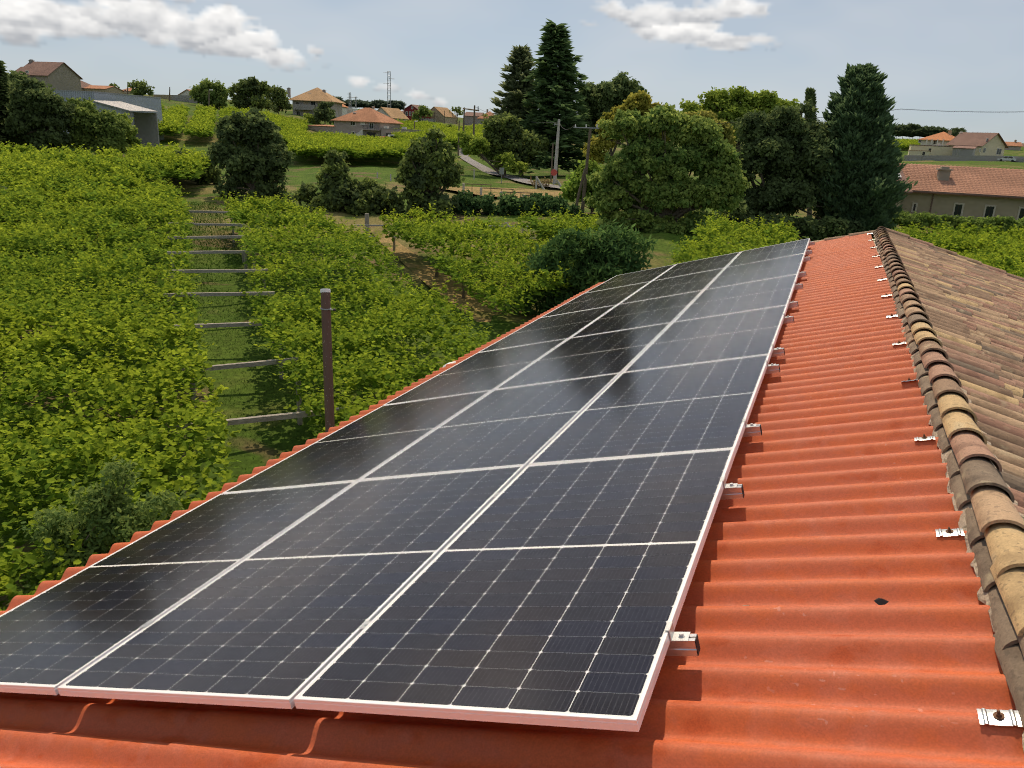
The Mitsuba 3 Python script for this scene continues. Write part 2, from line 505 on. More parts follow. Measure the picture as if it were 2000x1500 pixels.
frame = mikit.ply(ring_mesh([(.030, -.035), (0, -.035), (0, -.0125), (.0009, -.0118), (.0009, -.0106), (0, -.0099), (0, -.0012), (.0012, 0), (.0083, 0), (.009, -.0008), (.009, -.007)], PW, PL), 'aluminium')
a, b = PW / 2 - .0085, PL / 2 - .0085
laminate = mikit.ply((np.array([[-a, -b, -.0032], [a, -b, -.0032], [a, b, -.0032], [-a, b, -.0032], [-a, -b, -.0065], [a, -b, -.0065], [a, b, -.0065], [-a, b, -.0065]]),
                      np.array([[0, 1, 2], [0, 2, 3], [4, 6, 5], [4, 7, 6]])), 'white_laminate')
CW, CL = (PW - .029) / 6, (PL - .036 - .016) / 22


def cell_mesh(tint):
    hw, hl, ch = CW / 2 - .0014, CL / 2 - .0009, .0062
    o = np.array([[-hw + ch, -hl], [hw - ch, -hl], [hw, -hl + ch], [hw, hl - ch], [hw - ch, hl], [-hw + ch, hl], [-hw, hl - ch], [-hw, -hl + ch]])
    v = np.vstack([np.c_[o, np.zeros(8)], [[0, 0, 0]]])
    f = np.array([[i, (i + 1) % 8, 8] for i in range(8)])
    uv = np.stack([(v[:, 0] + hw) / (2 * hw), tint + .1 + .8 * (v[:, 1] + hl) / (2 * hl)], 1)
    return v, f, uv


cells = [cell_mesh(t) for t in range(3)]
cell_ply = [mikit.ply((v, f), 'cell_glass', smooth=False, uv=uv) for v, f, uv in cells]
CELLS = []
for r in range(22):
    for cc in range(6):
        y = -PL / 2 + .019 + CL * (r + .5) + (.016 if r >= 11 else 0)
        CELLS.append((-PW / 2 + .0145 + CW * (cc + .5), y))
COLNAME = ['column beside the bare red sheets', 'middle column', 'column along the eave']
ROWNAME = ['front row', 'second row from the front', 'third row from the front', 'fourth row from the front', 'fifth row from the front', 'last row at the far gable']
for j in range(6):
    for i in range(3):
        uc, vc = i * (PW + .02) + PW / 2, j * (PL + GAP) + PL / 2
        n00, n10, n01, n11 = NODE[i, j], NODE[i + 1, j], NODE[i, j + 1], NODE[i + 1, j + 1]
        w0 = (n00 + n10 + n01 + n11) / 4
        du, dv = ((n10 + n11) - (n00 + n01)) / 2 / PW, ((n01 + n11) - (n00 + n10)) / 2 / PL
        x, y = np.array([1, 0, -du]), np.array([0, 1, dv])
        x, y = x / np.linalg.norm(x), y / np.linalg.norm(y)
        M = ROOF @ frame_matrix(x, y, np.cross(x, y), [-uc, vc, w0])
        tw = T(M)
        p = thing('solar_panel', f'framed solar panel, {COLNAME[i]}, {ROWNAME[j]}', 'solar panel', 'solar panels on the red roof')
        put('frame', frame, None, p, to_world=tw)
        put('laminate', laminate, None, p, to_world=tw)
        r2 = np.random.default_rng(100 + 3 * j + i)
        tints = r2.choice([0, 0, 1, 2], len(CELLS))
        if j < 2:
            for (cx, cy), t in zip(CELLS, tints):
                put('cell', cell_ply[t], None, p, to_world=tw @ T().translate([cx, cy, -.0024]))
        else:
            v, f, uv = [], [], []
            for n, ((cx, cy), t) in enumerate(zip(CELLS, tints)):
                v.append(cells[t][0] + [cx, cy, -.0024])
                f.append(cells[t][1] + 9 * n)
                uv.append(cells[t][2])
            stuff(put('cell_field', moved((np.vstack(v), np.vstack(f)), M), 'cell_glass', p, uv=np.vstack(uv)))

# rails under the panels, with end clamps, clamps in the joints and feet
RAILV = [.445, 1.684, 2.569, 3.985, 4.516, 5.840, 6.640, 7.790, 8.766, 10.27, 11.065, 12.30]
rail = MB()
prof = [(-.020, -.035), (-.004, -.035), (-.004, -.045), (.004, -.045), (.004, -.035), (.020, -.035), (.020, -.057), (.017, -.060), (.017, -.064), (.020, -.067), (.020, -.088), (-.020, -.088), (-.020, -.067), (-.017, -.064), (-.017, -.060), (-.020, -.057)]
R0, R1 = -3.50, .075
v = [[x, y, z] for x in (R0, R1) for y, z in prof]
n = len(prof)
f = [[k, (k + 1) % n, (k + 1) % n + n, k + n] for k in range(n)]
rail.add(v, f)
railm = rail.mesh()
end = MB()
end.box([.004, -.025, -.0345], [.055, .025, -.0315]).box([.002, -.025, -.0345], [.005, .025, .003]).box([-.011, -.025, .0010], [.004, .025, .0042])
bo = MB()
bo.tube([[.032, 0, -.0315], [.032, 0, -.029]], .011, 12).tube([[.032, 0, -.029], [.032, 0, -.021]], .0075, 8)
plug = MB().box([.0752, -.019, -.087], [.0775, .019, -.036])
mid = MB()
mid.box([-.018, -.028, .0012], [.018, .028, .0042])
mid.tube([[0, 0, .0042], [0, 0, .009]], .007, 8)
foot = MB().box([-.03, .0205, -.135], [.03, .0245, -.05]).box([-.03, .0205, -.1395], [.03, .058, -.1355])
bop, plugp, endp, midp, footp = (mikit.ply(q.mesh(), m) for q, m in ((bo, 'clamp_metal'), (plug, 'rubber'), (end, 'clamp_metal'), (mid, 'clamp_metal'), (foot, 'rail_metal')))
ORD = ['nearest', 'second', 'third', 'fourth', 'fifth', 'sixth', 'seventh', 'eighth', 'ninth', 'tenth', 'eleventh', 'twelfth']
for k, v in enumerate(RAILV):
    j = min(int(v / (PL + GAP)), 5)
    t = (v - j * (PL + GAP)) / PL
    wn = [NODE[i, j] * (1 - t) + NODE[i, j + 1] * t for i in range(4)]
    slope = (wn[3] - wn[0]) / 3.4
    x = np.array([1, 0, -slope])
    x /= np.linalg.norm(x)
    M = ROOF @ frame_matrix(x, [0, 1, 0], np.cross(x, [0, 1, 0]), [0, v, wn[0]])
    tw = T(M)
    lab = f'aluminium mounting rail under the panels, {ORD[k]} from the front of the array, end poking out' if k else 'aluminium mounting rail nearest the front edge of the array, end and clamp poking out'
    r = thing('mounting_rail', lab, 'rail', 'mounting rails under the solar panels')
    scene[r] = mikit.ply(moved(railm, M), 'rail_metal')
    e = put('end_clamp', endp, None, r, to_world=tw)
    put('bolt', bop, None, e, to_world=tw)
    put('end_plug', plugp, None, r, to_world=tw)
    for i in (1, 2):
        put('mid_clamp', midp, None, r, to_world=tw @ T().translate([-(i * (PW + .02) - .01), 0, .0008]))
    for u in (.25, 1.3, 2.35, 3.2):
        put('foot', footp, None, r, to_world=tw @ T().translate([-u, 0, 0]))

# small things lying on the roof
sc = np.array([[-.03, 0, .002], [-.028, .012, .016], [-.012, .016, .022], [.004, .013, .017], [.02, .006, .008], [.038, -.004, .001], [.02, -.008, .003], [.0, -.012, .004], [-.02, -.010, .003], [-.005, .003, .026]])
hull = trimesh.Trimesh(sc).convex_hull
k = thing('bark_scrap', 'curled black scrap lying in a trough of the red sheets', 'scrap')
o = np.array([.62, CREST0 + WAVE * 1 - .075, wave_w(CREST0 + WAVE - .075) + .001])


def on_roof(x, y):
    """The point of the wavy red roof seen at picture position (x, y)."""
    w = -.165
    for _ in range(12):
        d = at(x, y, 1.0) - EYE
        nrm = ROOF[:3, 2]
        p = EYE + d * ((w - EYE @ nrm) / (d @ nrm))
        w = .5 * w + .5 * wave_w(p[1])
    return p


def lay(meshv, p, ang, M3=ROOF):
    R = np.eye(4)
    R[:2, :2] = [[math.cos(ang), -math.sin(ang)], [math.sin(ang), math.cos(ang)]]
    A = M3 @ R
    A = A.copy()
    A[:3, 3] = p
    return moved(meshv, A)


scene[k] = mikit.ply(lay((np.array(hull.vertices), np.array(hull.faces)), on_roof(1727, 1183), .2), 'rubber', smooth=35)
hull2 = trimesh.Trimesh(np.array([[-.02, -.008, 0], [.018, -.01, 0], [.02, .009, 0], [-.016, .01, 0], [-.012, -.004, .012], [.012, -.003, .014], [.010, .006, .010], [-.010, .006, .013]])).convex_hull
k = thing('stone_chip', 'small pale chip lying on a wave of the red sheets near the panels', 'stone')
scene[k] = mikit.ply(lay((np.array(hull2.vertices), np.array(hull2.faces)), on_roof(1458, 1189), .3), 'mortar')
# white plastic pipe elbow that shows above the eave
k = thing('vent_pipe', 'white plastic pipe elbow poking up past the eave beside the panels', 'pipe')
o = np.array(ROOF[:3, :3] @ np.array([-4.10, 6.62, -.185]))
pp = MB().tube([o + [0, 0, -.9], o + [0, 0, -.03], o + [.01, .03, .01], o + [.04, .09, .03], o + [.10, .24, .032]], .034, 12)
scene[k] = mikit.ply(pp.mesh(), 'white_plastic', smooth=40)

# ------------------------------------------------------------------ ground
FH = FWD * [1, 1, 0]
FH /= np.linalg.norm(FH)
LH = np.array([FH[1], -FH[0], 0])
PTS = []
for r in (2, 8, 16, 26, 38, 50, 60):
    for t in (-1.2, -.8, -.5, -.25, 0, .2):
        p = EYE + r * FH + r * t * LH
        PTS.append((p[0], p[1], EYE[2] - 7.76 + .0466 * r))
    for t in (.38, .6, .9):
        p = EYE + r * FH + r * t * LH
        PTS.append((p[0], p[1], EYE[2] - 7.35 + .010 * r))
for x, y, D in [(-250, 290, 95), (0, 300, 95), (150, 312, 92), (265, 292, 104), (330, 278, 112), (420, 290, 112), (330, 240, 150), (330, 203, 200), (440, 225, 190), (250, 184, 250), (150, 186, 235), (60, 172, 215), (-250, 185, 230), (0, 178, 210),
                (450, 205, 260), (560, 330, 100), (700, 340, 85), (700, 318, 115), (560, 290, 160), (700, 297, 160), (690, 274, 222), (600, 262, 222), (600, 228, 260), (780, 278, 215), (760, 232, 330), (850, 240, 290), (830, 285, 190), (700, 217, 480),
                (905, 308, 150), (940, 327, 128), (990, 345, 112), (1035, 362, 100), (1100, 374, 92), (1000, 395, 72), (930, 400, 72), (930, 285, 175), (930, 245, 290), (1000, 345, 125), (1085, 352, 103), (1120, 345, 118), (1250, 350, 120), (1250, 315, 190), (1250, 285, 320), (1000, 262, 320),
                (1500, 400, 85), (1500, 340, 150), (1500, 312, 260), (1700, 425, 74), (1700, 330, 150), (1850, 433, 74), (2000, 440, 72), (2250, 450, 70), (1850, 330, 140), (1850, 318, 200), (1960, 316, 200), (1900, 309, 262), (2250, 330, 200), (1780, 284, 340), (1800, 273, 440), (1990, 292, 600), (2250, 300, 600),
                (-250, 165, 420), (100, 178, 420), (330, 186, 420), (700, 214, 800), (400, 200, 800), (100, 190, 800), (1000, 240, 800), (1250, 262, 800), (1500, 280, 800), (1800, 282, 800), (2000, 296, 900),
                (100, 208, 1500), (700, 240, 1500), (1300, 275, 1500), (1985, 284, 2600), (1880, 300, 2600), (2100, 279, 2600), (1700, 303, 2600), (300, 236, 2600), (1000, 268, 2600)]:
    PTS.append(tuple(at(x, y, D)))
for a in np.radians([60, 100, 140, 180, 220, 260, 290]):
    for r, z in ((2, -7.5), (20, -7.4), (80, -6.5), (300, -3), (1200, -2)):
        PTS.append((EYE[0] + r * math.sin(a), EYE[1] + r * math.cos(a), EYE[2] + z))
PTS = np.array(PTS)


def polar(x, y):
    dx, dy = np.asarray(x) - EYE[0], np.asarray(y) - EYE[1]
    az = np.arctan2(dx, dy) - math.atan2(FH[0], FH[1])
    az = (az + np.pi) % (2 * np.pi) - np.pi
    return np.stack([az * 2.2, np.log(np.maximum(np.hypot(dx, dy), 1.0))], -1)


_rbf = RBFInterpolator(polar(PTS[:, 0], PTS[:, 1]), PTS[:, 2], kernel='linear', smoothing=.002)


def gz(x, y):
    x, y = np.asarray(x, float), np.asarray(y, float)
    return _rbf(polar(x.ravel(), y.ravel())).reshape(x.shape)


def foot_at(px, depth):
    """The point of the ground in the picture column px, depth metres ahead."""
    y = 400.0
    for _ in range(8):
        p = at(px, y, depth)
        z = float(gz(p[0], p[1]))
        y += FOC / depth * (p[2] - z) * .95
    p[2] = z
    return p


def meet(px, py, lift=0., lo=3., hi=900.):
    """Where the line of sight at (px, py) first meets the surface lift metres above the ground."""
    D = np.geomspace(lo, hi, 500)
    p = EYE + D[:, None] * (at(px, py, 1.0) - EYE)
    below = p[:, 2] < gz(p[:, 0], p[:, 1]) + lift
    i = int(np.argmax(below)) if below.any() else len(D) - 1
    return p[i]


az0 = math.atan2(FH[0], FH[1])
fine = np.radians(np.linspace(-47, 47, 300))
rest = np.radians(np.linspace(47, 313, 70))[1:-1]
A = np.concatenate([fine, rest]) + az0
Rr = np.concatenate([[.5], np.geomspace(2, 6000, 150)])
X = EYE[0] + Rr[:, None] * np.sin(A)[None]
Y = EYE[1] + Rr[:, None] * np.cos(A)[None]
Z = gz(X, Y)
bump = (meshkit.fbm(np.stack([X * .35, Y * .35, 0 * X], -1), 3, 4) - .5) * np.clip(Rr[:, None] / 60, .12, .6)
Z = Z + bump * np.clip((Rr[:, None] - 5) / 20, 0, 1) * np.clip(1 - (Rr[:, None] - 500) / 500, 0, 1)
n, m = X.shape
idx = np.arange(n * m).reshape(n, m)
nx = np.roll(idx, -1, axis=1)
q = np.stack([idx[:-1], nx[:-1], nx[1:], idx[1:]], -1).reshape(-1, 4)
q = q[:, ::-1]
gv = np.stack([X, Y, Z], -1).reshape(-1, 3)
gf = np.vstack([q[:, [0, 1, 2]], q[:, [0, 2, 3]], [[idx[0, j], nx[0, j], idx[0, 0]] for j in range(1, m - 1)]])


def grass_color(p, n, uv):
    d = dr.sqrt(dr.square(p.x - float(EYE[0])) + dr.square(p.y - float(EYE[1])))
    a = fbm(p.x * .06, p.y * .06, 0, 4)
    b = fbm(p.x * .6 + 9, p.y * .6, 0, 4)
    g = noise(p.x * 9, p.y * 9, 2)
    c = mix((.036, .074, .010), (.080, .125, .018), b)
    dry = smoothstep(.5, .66, a * .65 + b * .35)
    c = mix(c, (.17, .14, .06), dry * .8)
    c = mix(c, (.12, .085, .05), smoothstep(.64, .72, fbm(p.x * .35 + 40, p.y * .35, 5, 4)) * .7)
    return c * (.7 + .6 * g)


mat('grass_ground', grass_color, .95, spec=.1)
labels['ground'] = {'label': 'grassy ground of the valley with dry patches between the vineyards', 'kind': 'structure'}
USED.add('ground')
scene['ground'] = mikit.ply((gv, gf), 'grass_ground', smooth=True)


def ribbon(points, widths, lift, sub=12):
    pts = np.array(points)[:, :2]
    t = np.linspace(0, len(pts) - 1, (len(pts) - 1) * sub + 1)
    c = np.stack([np.interp(t, np.arange(len(pts)), pts[:, i]) for i in (0, 1)], 1)
    for _ in range(6):
        c[1:-1] = (c[:-2] + 2 * c[1:-1] + c[2:]) / 4
    d = np.gradient(c, axis=0)
    d /= np.linalg.norm(d, axis=1, keepdims=True)
    nrm = np.stack([-d[:, 1], d[:, 0]], 1)
    wd = np.interp(t, np.arange(len(pts)), widths)[:, None]
    rows = [c + nrm * wd * s for s in (-.5, -.25, 0, .25, .5)]
    v = np.stack(rows, 1)
    z = gz(v[..., 0], v[..., 1])
    z = z.mean(1, keepdims=True) * np.ones((1, 5)) + lift - np.array([.03, .0, .015, .0, .03])
    v = np.concatenate([v, z[..., None]], -1)
    n, m = v.shape[:2]
    idx = np.arange(n * m).reshape(n, m)
    q = np.stack([idx[:-1, :-1], idx[:-1, 1:], idx[1:, 1:], idx[1:, :-1]], -1).reshape(-1, 4)[:, ::-1]
    return v.reshape(-1, 3), np.vstack([q[:, [0, 1, 2]], q[:, [0, 2, 3]]])


mat('asphalt', lambda p, n, uv: mix((.15, .145, .14), (.21, .205, .20), fbm(p.x * .8, p.y * .8, 0, 4)) * (.85 + .3 * noise(p.x * 12, p.y * 12)), .9)
mat('dry_earth', lambda p, n, uv: mix(mix((.20, .145, .06), (.27, .20, .09), fbm(p.x * .9, p.y * .9, 0, 4)), mi.Color3f(.07, .09, .02), smoothstep(.55, .7, fbm(p.x * .7 + 9, p.y * .7, 3, 4)) * .7) * (.8 + .4 * noise(p.x * 9, p.y * 9)), .95, spec=.1)
mat('gravel', lambda p, n, uv: mix((.30, .27, .22), (.40, .36, .30), noise(p.x * 3, p.y * 3)), .95, spec=.1)
road = [foot_at(px, D) for px, D in ((903, 170), (906, 150), (940, 128), (988, 113), (1030, 103), (1070, 97), (1130, 93), (1250, 92))]
labels['road'] = {'label': 'narrow grey asphalt lane running down past the conifers', 'kind': 'structure'}
USED.add('road')
scene['road'] = mikit.ply(ribbon(road, [2.0, 2.0, 2.2, 2.6, 3.0, 3.2, 3.4, 3.4], .16), 'asphalt', smooth=True)
path = [meet(px, py) for px, py in ((735, 452), (765, 480), (800, 505), (850, 545), (900, 580), (950, 615), (1010, 660))]
labels['path'] = {'label': 'strip of dry orange earth between two blocks of vines', 'kind': 'structure'}
USED.add('path')
scene['path'] = mikit.ply(ribbon(path, [.8, 1.0, 1.2, 1.5, 1.7, 1.7, 1.5], .06), 'dry_earth', smooth=True)
field = [foot_at(px, D) for px, D in ((880, 80), (940, 82), (1000, 83), (1060, 84), (1110, 84))]
labels['bare_field'] = {'label': 'dry tan plot of bare soil under empty trellis posts', 'kind': 'structure'}
USED.add('bare_field')
scene['bare_field'] = mikit.ply(ribbon(field, [13, 15, 15, 13, 9], .22), 'dry_earth', smooth=True)

# ------------------------------------------------------------------ leaves
for key, tr, rough in (('vine_leaf', 1.05, .5), ('tree_leaf', 1.0, .55), ('needle', .8, .6)):
    scene[key] = {'type': 'principledthin', 'base_color': {'type': 'mesh_attribute', 'name': 'vertex_color'}, 'roughness': rough, 'diff_trans': tr, 'eta': 1.35}
mat('bark', lambda p, n, uv: mix((.085, .065, .045), (.17, .14, .105), fbm(p.x * 9, p.y * 9, p.z * 3, 3)), .95, spec=.1)
mat('pale_bark', lambda p, n, uv: mix((.20, .17, .13), (.33, .29, .23), fbm(p.x * 9, p.y * 9, p.z * 3, 3)), .95, spec=.1)

VINE = (np.array([[0, 0, 0], [-.5, .38, .10], [-.26, .98, -.06], [.26, .98, -.06], [.5, .38, .10], [0, .48, -.03]]), np.array([[0, 5, 1], [1, 5, 2], [2, 5, 3], [3, 5, 4], [4, 5, 0]]))
LEAF4 = (np.array([[0, 0, 0], [-.42, .5, .10], [0, 1, 0], [.42, .5, .10]]), np.array([[0, 2, 1], [0, 3, 2]]))
OVAL = (np.array([[0, 0, 0], [-.22, .3, .05], [-.2, .68, .05], [0, 1, -.03], [.2, .68, .05], [.22, .3, .05]]), np.array([[0, 3, 2], [0, 2, 1], [0, 5, 4], [0, 4, 3]]))
SPRAY = (np.array([[0, 0, 0], [-.13, .45, .03], [0, 1, 0], [.13, .45, .03]]), np.array([[0, 2, 1], [0, 3, 2]]))


def unit(a):
    return a / (np.linalg.norm(a, axis=-1, keepdims=True) + 1e-12)


def cards(P, Dv, Nv, size, color, tmpl):
    """Leaves at P pointing along Dv with the upper side towards Nv. Returns (vertices, faces, colours)."""
    d = unit(Dv)
    x = unit(np.cross(d, Nv))
    n = np.cross(x, d)
    tv, tf = tmpl
    s = np.broadcast_to(np.asarray(size, float), (len(P),))[:, None, None]
    v = P[:, None] + s * (tv[None, :, :1] * x[:, None] + tv[None, :, 1:2] * d[:, None] + tv[None, :, 2:] * n[:, None])
    f = tf[None] + (np.arange(len(P)) * len(tv))[:, None, None]
    return v.reshape(-1, 3), f.reshape(-1, 3), np.repeat(color, len(tv), axis=0)


def join(parts):
    v, f, c, n = [], [], [], 0
    for a, b, k in parts:
        v.append(a)
        f.append(b + n)
        c.append(k)
        n += len(a)
    return (np.vstack(v), np.vstack(f)), np.clip(np.vstack(c), .004, .9)


def rnd_dir(r, n):
    return unit(r.normal(size=(n, 3)))


def inside(poly, x, y):
    poly = np.asarray(poly)
    ok = np.zeros(x.shape, bool)
    for (x0, y0), (x1, y1) in zip(poly, np.roll(poly, -1, axis=0)):
        c = ((y0 > y) != (y1 > y)) & (x < (x1 - x0) * (y - y0) / (y1 - y0 + 1e-12) + x0)
        ok ^= c
    return ok


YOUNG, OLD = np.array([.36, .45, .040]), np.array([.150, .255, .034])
TRI = [0]


def vine_block(poly, seed, lift=1.75, dens=1.0, far=False, lump=1.0):
    """Shoots of a trained vine canopy over the polygon (ground plan), fewer and larger leaves with distance."""
    r = np.random.default_rng(seed)
    poly = np.asarray(poly)[:, :2]
    lo, hi = poly.min(0), poly.max(0)
    parts = []
    area = np.prod(hi - lo)
    N = int(area * 30)
    xy = lo + r.random((N, 2)) * (hi - lo)
    xy = xy[inside(poly, xy[:, 0], xy[:, 1])]
    dist = np.hypot(xy[:, 0] - EYE[0], xy[:, 1] - EYE[1])
    hump = meshkit.fbm(np.c_[xy / 1.7, np.full(len(xy), seed)], 3, seed)
    keep = np.clip(19 / dist, .12, 1.0) * dens
    keep = keep * np.clip((hump - .20) / .16, .12, 1)
    ok = r.random(len(xy)) < keep
    xy, dist, hump = xy[ok], dist[ok], hump[ok]
    n = len(xy)
    scale = np.clip(dist / 30, 1, 3.2)                     # a far shoot stands for several
    z = gz(xy[:, 0], xy[:, 1]) + lift + (hump - .5) * 1.5 * lump
    base = np.c_[xy, z - .12]
    az = r.random(n) * 2 * np.pi
    lean = r.uniform(.1, 1.25, n)
    d0 = np.stack([np.cos(az) * np.sin(lean), np.sin(az) * np.sin(lean), np.cos(lean)], 1)
    L = r.uniform(.22, .75, n) * (.75 + .25 * scale)
    tone = meshkit.fbm(np.c_[xy / 2.6, np.full(len(xy), 50 + seed)], 2, seed + 3) - .5
    K = 8
    for i in range(K):
        t = (i + r.random(n) * .8) / K
        p = base + d0 * (L * t)[:, None] + np.c_[np.zeros((n, 2)), -.35 * L * t * t * (lean > .6)]
        side = rnd_dir(r, n) * [1, 1, .5] + d0 * .35
        up = unit(np.c_[np.zeros((n, 2)), np.ones(n)] + rnd_dir(r, n) * .55)
        sz = (.155 - .075 * t) * r.uniform(.75, 1.2, n) * scale
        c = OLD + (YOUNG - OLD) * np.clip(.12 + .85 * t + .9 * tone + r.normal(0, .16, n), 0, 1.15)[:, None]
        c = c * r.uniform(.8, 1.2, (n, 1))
        near = dist < 26
        for m_, tm in ((near, VINE), (~near, LEAF4)):
            if m_.any():
                parts.append(cards(p[m_], side[m_], up[m_], sz[m_], c[m_], tm))
    # the closed layer of old leaves on the wires
    N = int(area * 105)
    xy = lo + r.random((N, 2)) * (hi - lo)
    xy = xy[inside(poly, xy[:, 0], xy[:, 1])]
    dist = np.hypot(xy[:, 0] - EYE[0], xy[:, 1] - EYE[1])
    hump = meshkit.fbm(np.c_[xy / 1.7, np.full(len(xy), seed)], 3, seed)
    ok = r.random(len(xy)) < np.clip(14 / dist, .05, 1) * np.clip((hump - .16) / .14, .35, 1) * dens
    xy, dist, hump = xy[ok], dist[ok], hump[ok]
    n = len(xy)
    scale = np.clip(dist / 20, 1, 4.2)
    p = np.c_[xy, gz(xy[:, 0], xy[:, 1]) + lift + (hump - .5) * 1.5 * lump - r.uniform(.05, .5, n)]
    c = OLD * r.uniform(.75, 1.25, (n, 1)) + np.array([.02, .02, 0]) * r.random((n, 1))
    up = unit(np.c_[np.zeros((n, 2)), np.ones(n)] + rnd_dir(r, n) * .6)
    parts.append(cards(p, rnd_dir(r, n) * [1, 1, .3], up, .15 * r.uniform(.8, 1.25, n) * scale, c, LEAF4))
    mesh, colr = join(parts)
    TRI[0] += len(mesh[1])
    return mesh, colr


def vines(label, px_poly, seed, lift=1.75, **kw):
    poly = [meet(x, y, lift) for x, y in px_poly]
    mesh, colr = vine_block(poly, seed, lift, **kw)
    k = numbered('vine_canopy')
    scene[k] = mikit.ply(mesh, 'vine_leaf', color=colr)
    stuff(k, label, 'vines')
    return k


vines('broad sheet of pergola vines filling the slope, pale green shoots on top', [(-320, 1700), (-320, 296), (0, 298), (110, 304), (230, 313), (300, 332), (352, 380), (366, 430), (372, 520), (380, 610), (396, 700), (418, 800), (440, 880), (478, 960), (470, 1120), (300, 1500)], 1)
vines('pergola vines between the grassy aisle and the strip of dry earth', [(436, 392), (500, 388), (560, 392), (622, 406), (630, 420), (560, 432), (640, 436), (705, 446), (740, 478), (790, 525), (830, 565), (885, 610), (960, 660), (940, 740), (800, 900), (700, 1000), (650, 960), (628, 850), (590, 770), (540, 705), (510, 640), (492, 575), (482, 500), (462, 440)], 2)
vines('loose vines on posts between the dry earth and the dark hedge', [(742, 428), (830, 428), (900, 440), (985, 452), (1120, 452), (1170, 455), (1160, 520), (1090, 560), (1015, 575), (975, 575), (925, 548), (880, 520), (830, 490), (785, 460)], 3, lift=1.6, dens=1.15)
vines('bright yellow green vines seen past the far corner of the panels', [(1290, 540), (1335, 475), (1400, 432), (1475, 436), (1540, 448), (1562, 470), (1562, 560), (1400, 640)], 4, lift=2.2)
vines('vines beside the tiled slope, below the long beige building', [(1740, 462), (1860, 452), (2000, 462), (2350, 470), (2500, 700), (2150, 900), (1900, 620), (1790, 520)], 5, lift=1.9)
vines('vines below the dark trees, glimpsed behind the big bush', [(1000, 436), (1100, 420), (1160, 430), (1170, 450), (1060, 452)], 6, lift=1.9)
# small far vineyards on the hillside
for s, (lab, poly) in enumerate([
        ('vineyard strip beside the grey shed on the far hillside', [(264, 248), (285, 214), (300, 207), (321, 209), (276, 246)]),
        ('middle of three vineyard strips climbing the far hillside', [(286, 256), (334, 212), (367, 212), (346, 257)]),
        ('vineyard strip with a post fence at its foot on the far hillside', [(363, 259), (386, 214), (420, 214), (412, 259)]),
        ('vineyard slope between the dark trees on the far hillside', [(432, 262), (430, 216), (520, 222), (600, 238), (590, 262), (500, 268)]),
        ('bright vineyard in front of the hip roofed villa', [(568, 296), (566, 262), (660, 264), (720, 272), (800, 276), (800, 300), (690, 298)]),
        ('bright vineyard on the hill beside the villa terrace', [(752, 252), (760, 238), (830, 240), (900, 252), (895, 276), (800, 272)]),
        ('vineyard strip in front of the pair of tall poles', [(902, 284), (898, 250), (958, 246), (960, 284)]),
        ('small patch of vines beside the cream farm sheds', [(1742, 286), (1744, 274), (1800, 276), (1790, 286)]),
        ('shady vines behind the bare bean tree on the slope', [(250, 306), (300, 296), (360, 300), (410, 312), (380, 330), (300, 326)])]):
    vines(lab, poly, 20 + s, lift=1.9, dens=1.5, lump=.7)

# grass blades in the aisle and on the banks near the vines
r = np.random.default_rng(77)
poly = np.array([meet(x, y) for x, y in [(366, 400), (425, 400), (470, 500), (510, 620), (560, 720), (640, 820), (720, 1000), (480, 1000), (400, 760), (362, 560)]])[:, :2]
lo, hi = poly.min(0), poly.max(0)
xy = lo + r.random((90000, 2)) * (hi - lo)
xy = xy[inside(poly, xy[:, 0], xy[:, 1])]
n = len(xy)
dd = np.hypot(xy[:, 0] - EYE[0], xy[:, 1] - EYE[1])
az = r.random(n) * 6.283
mesh, colr = join([cards(np.c_[xy, gz(xy[:, 0], xy[:, 1]) + .05], np.c_[np.cos(az) * .6, np.sin(az) * .6, np.ones(n)], rnd_dir(r, n), r.uniform(.035, .08, n) * np.clip(dd / 20, 1, 2), np.array([.035, .085, .010]) * r.uniform(.7, 1.4, (n, 1)), SPRAY)])
k = numbered('grass')
scene[k] = mikit.ply(mesh, 'vine_leaf', color=colr)
stuff(k, 'short green grass growing in the aisle between the vine blocks', 'grass')
TRI[0] += len(mesh[1])
#print('vine + grass triangles', TRI[0])

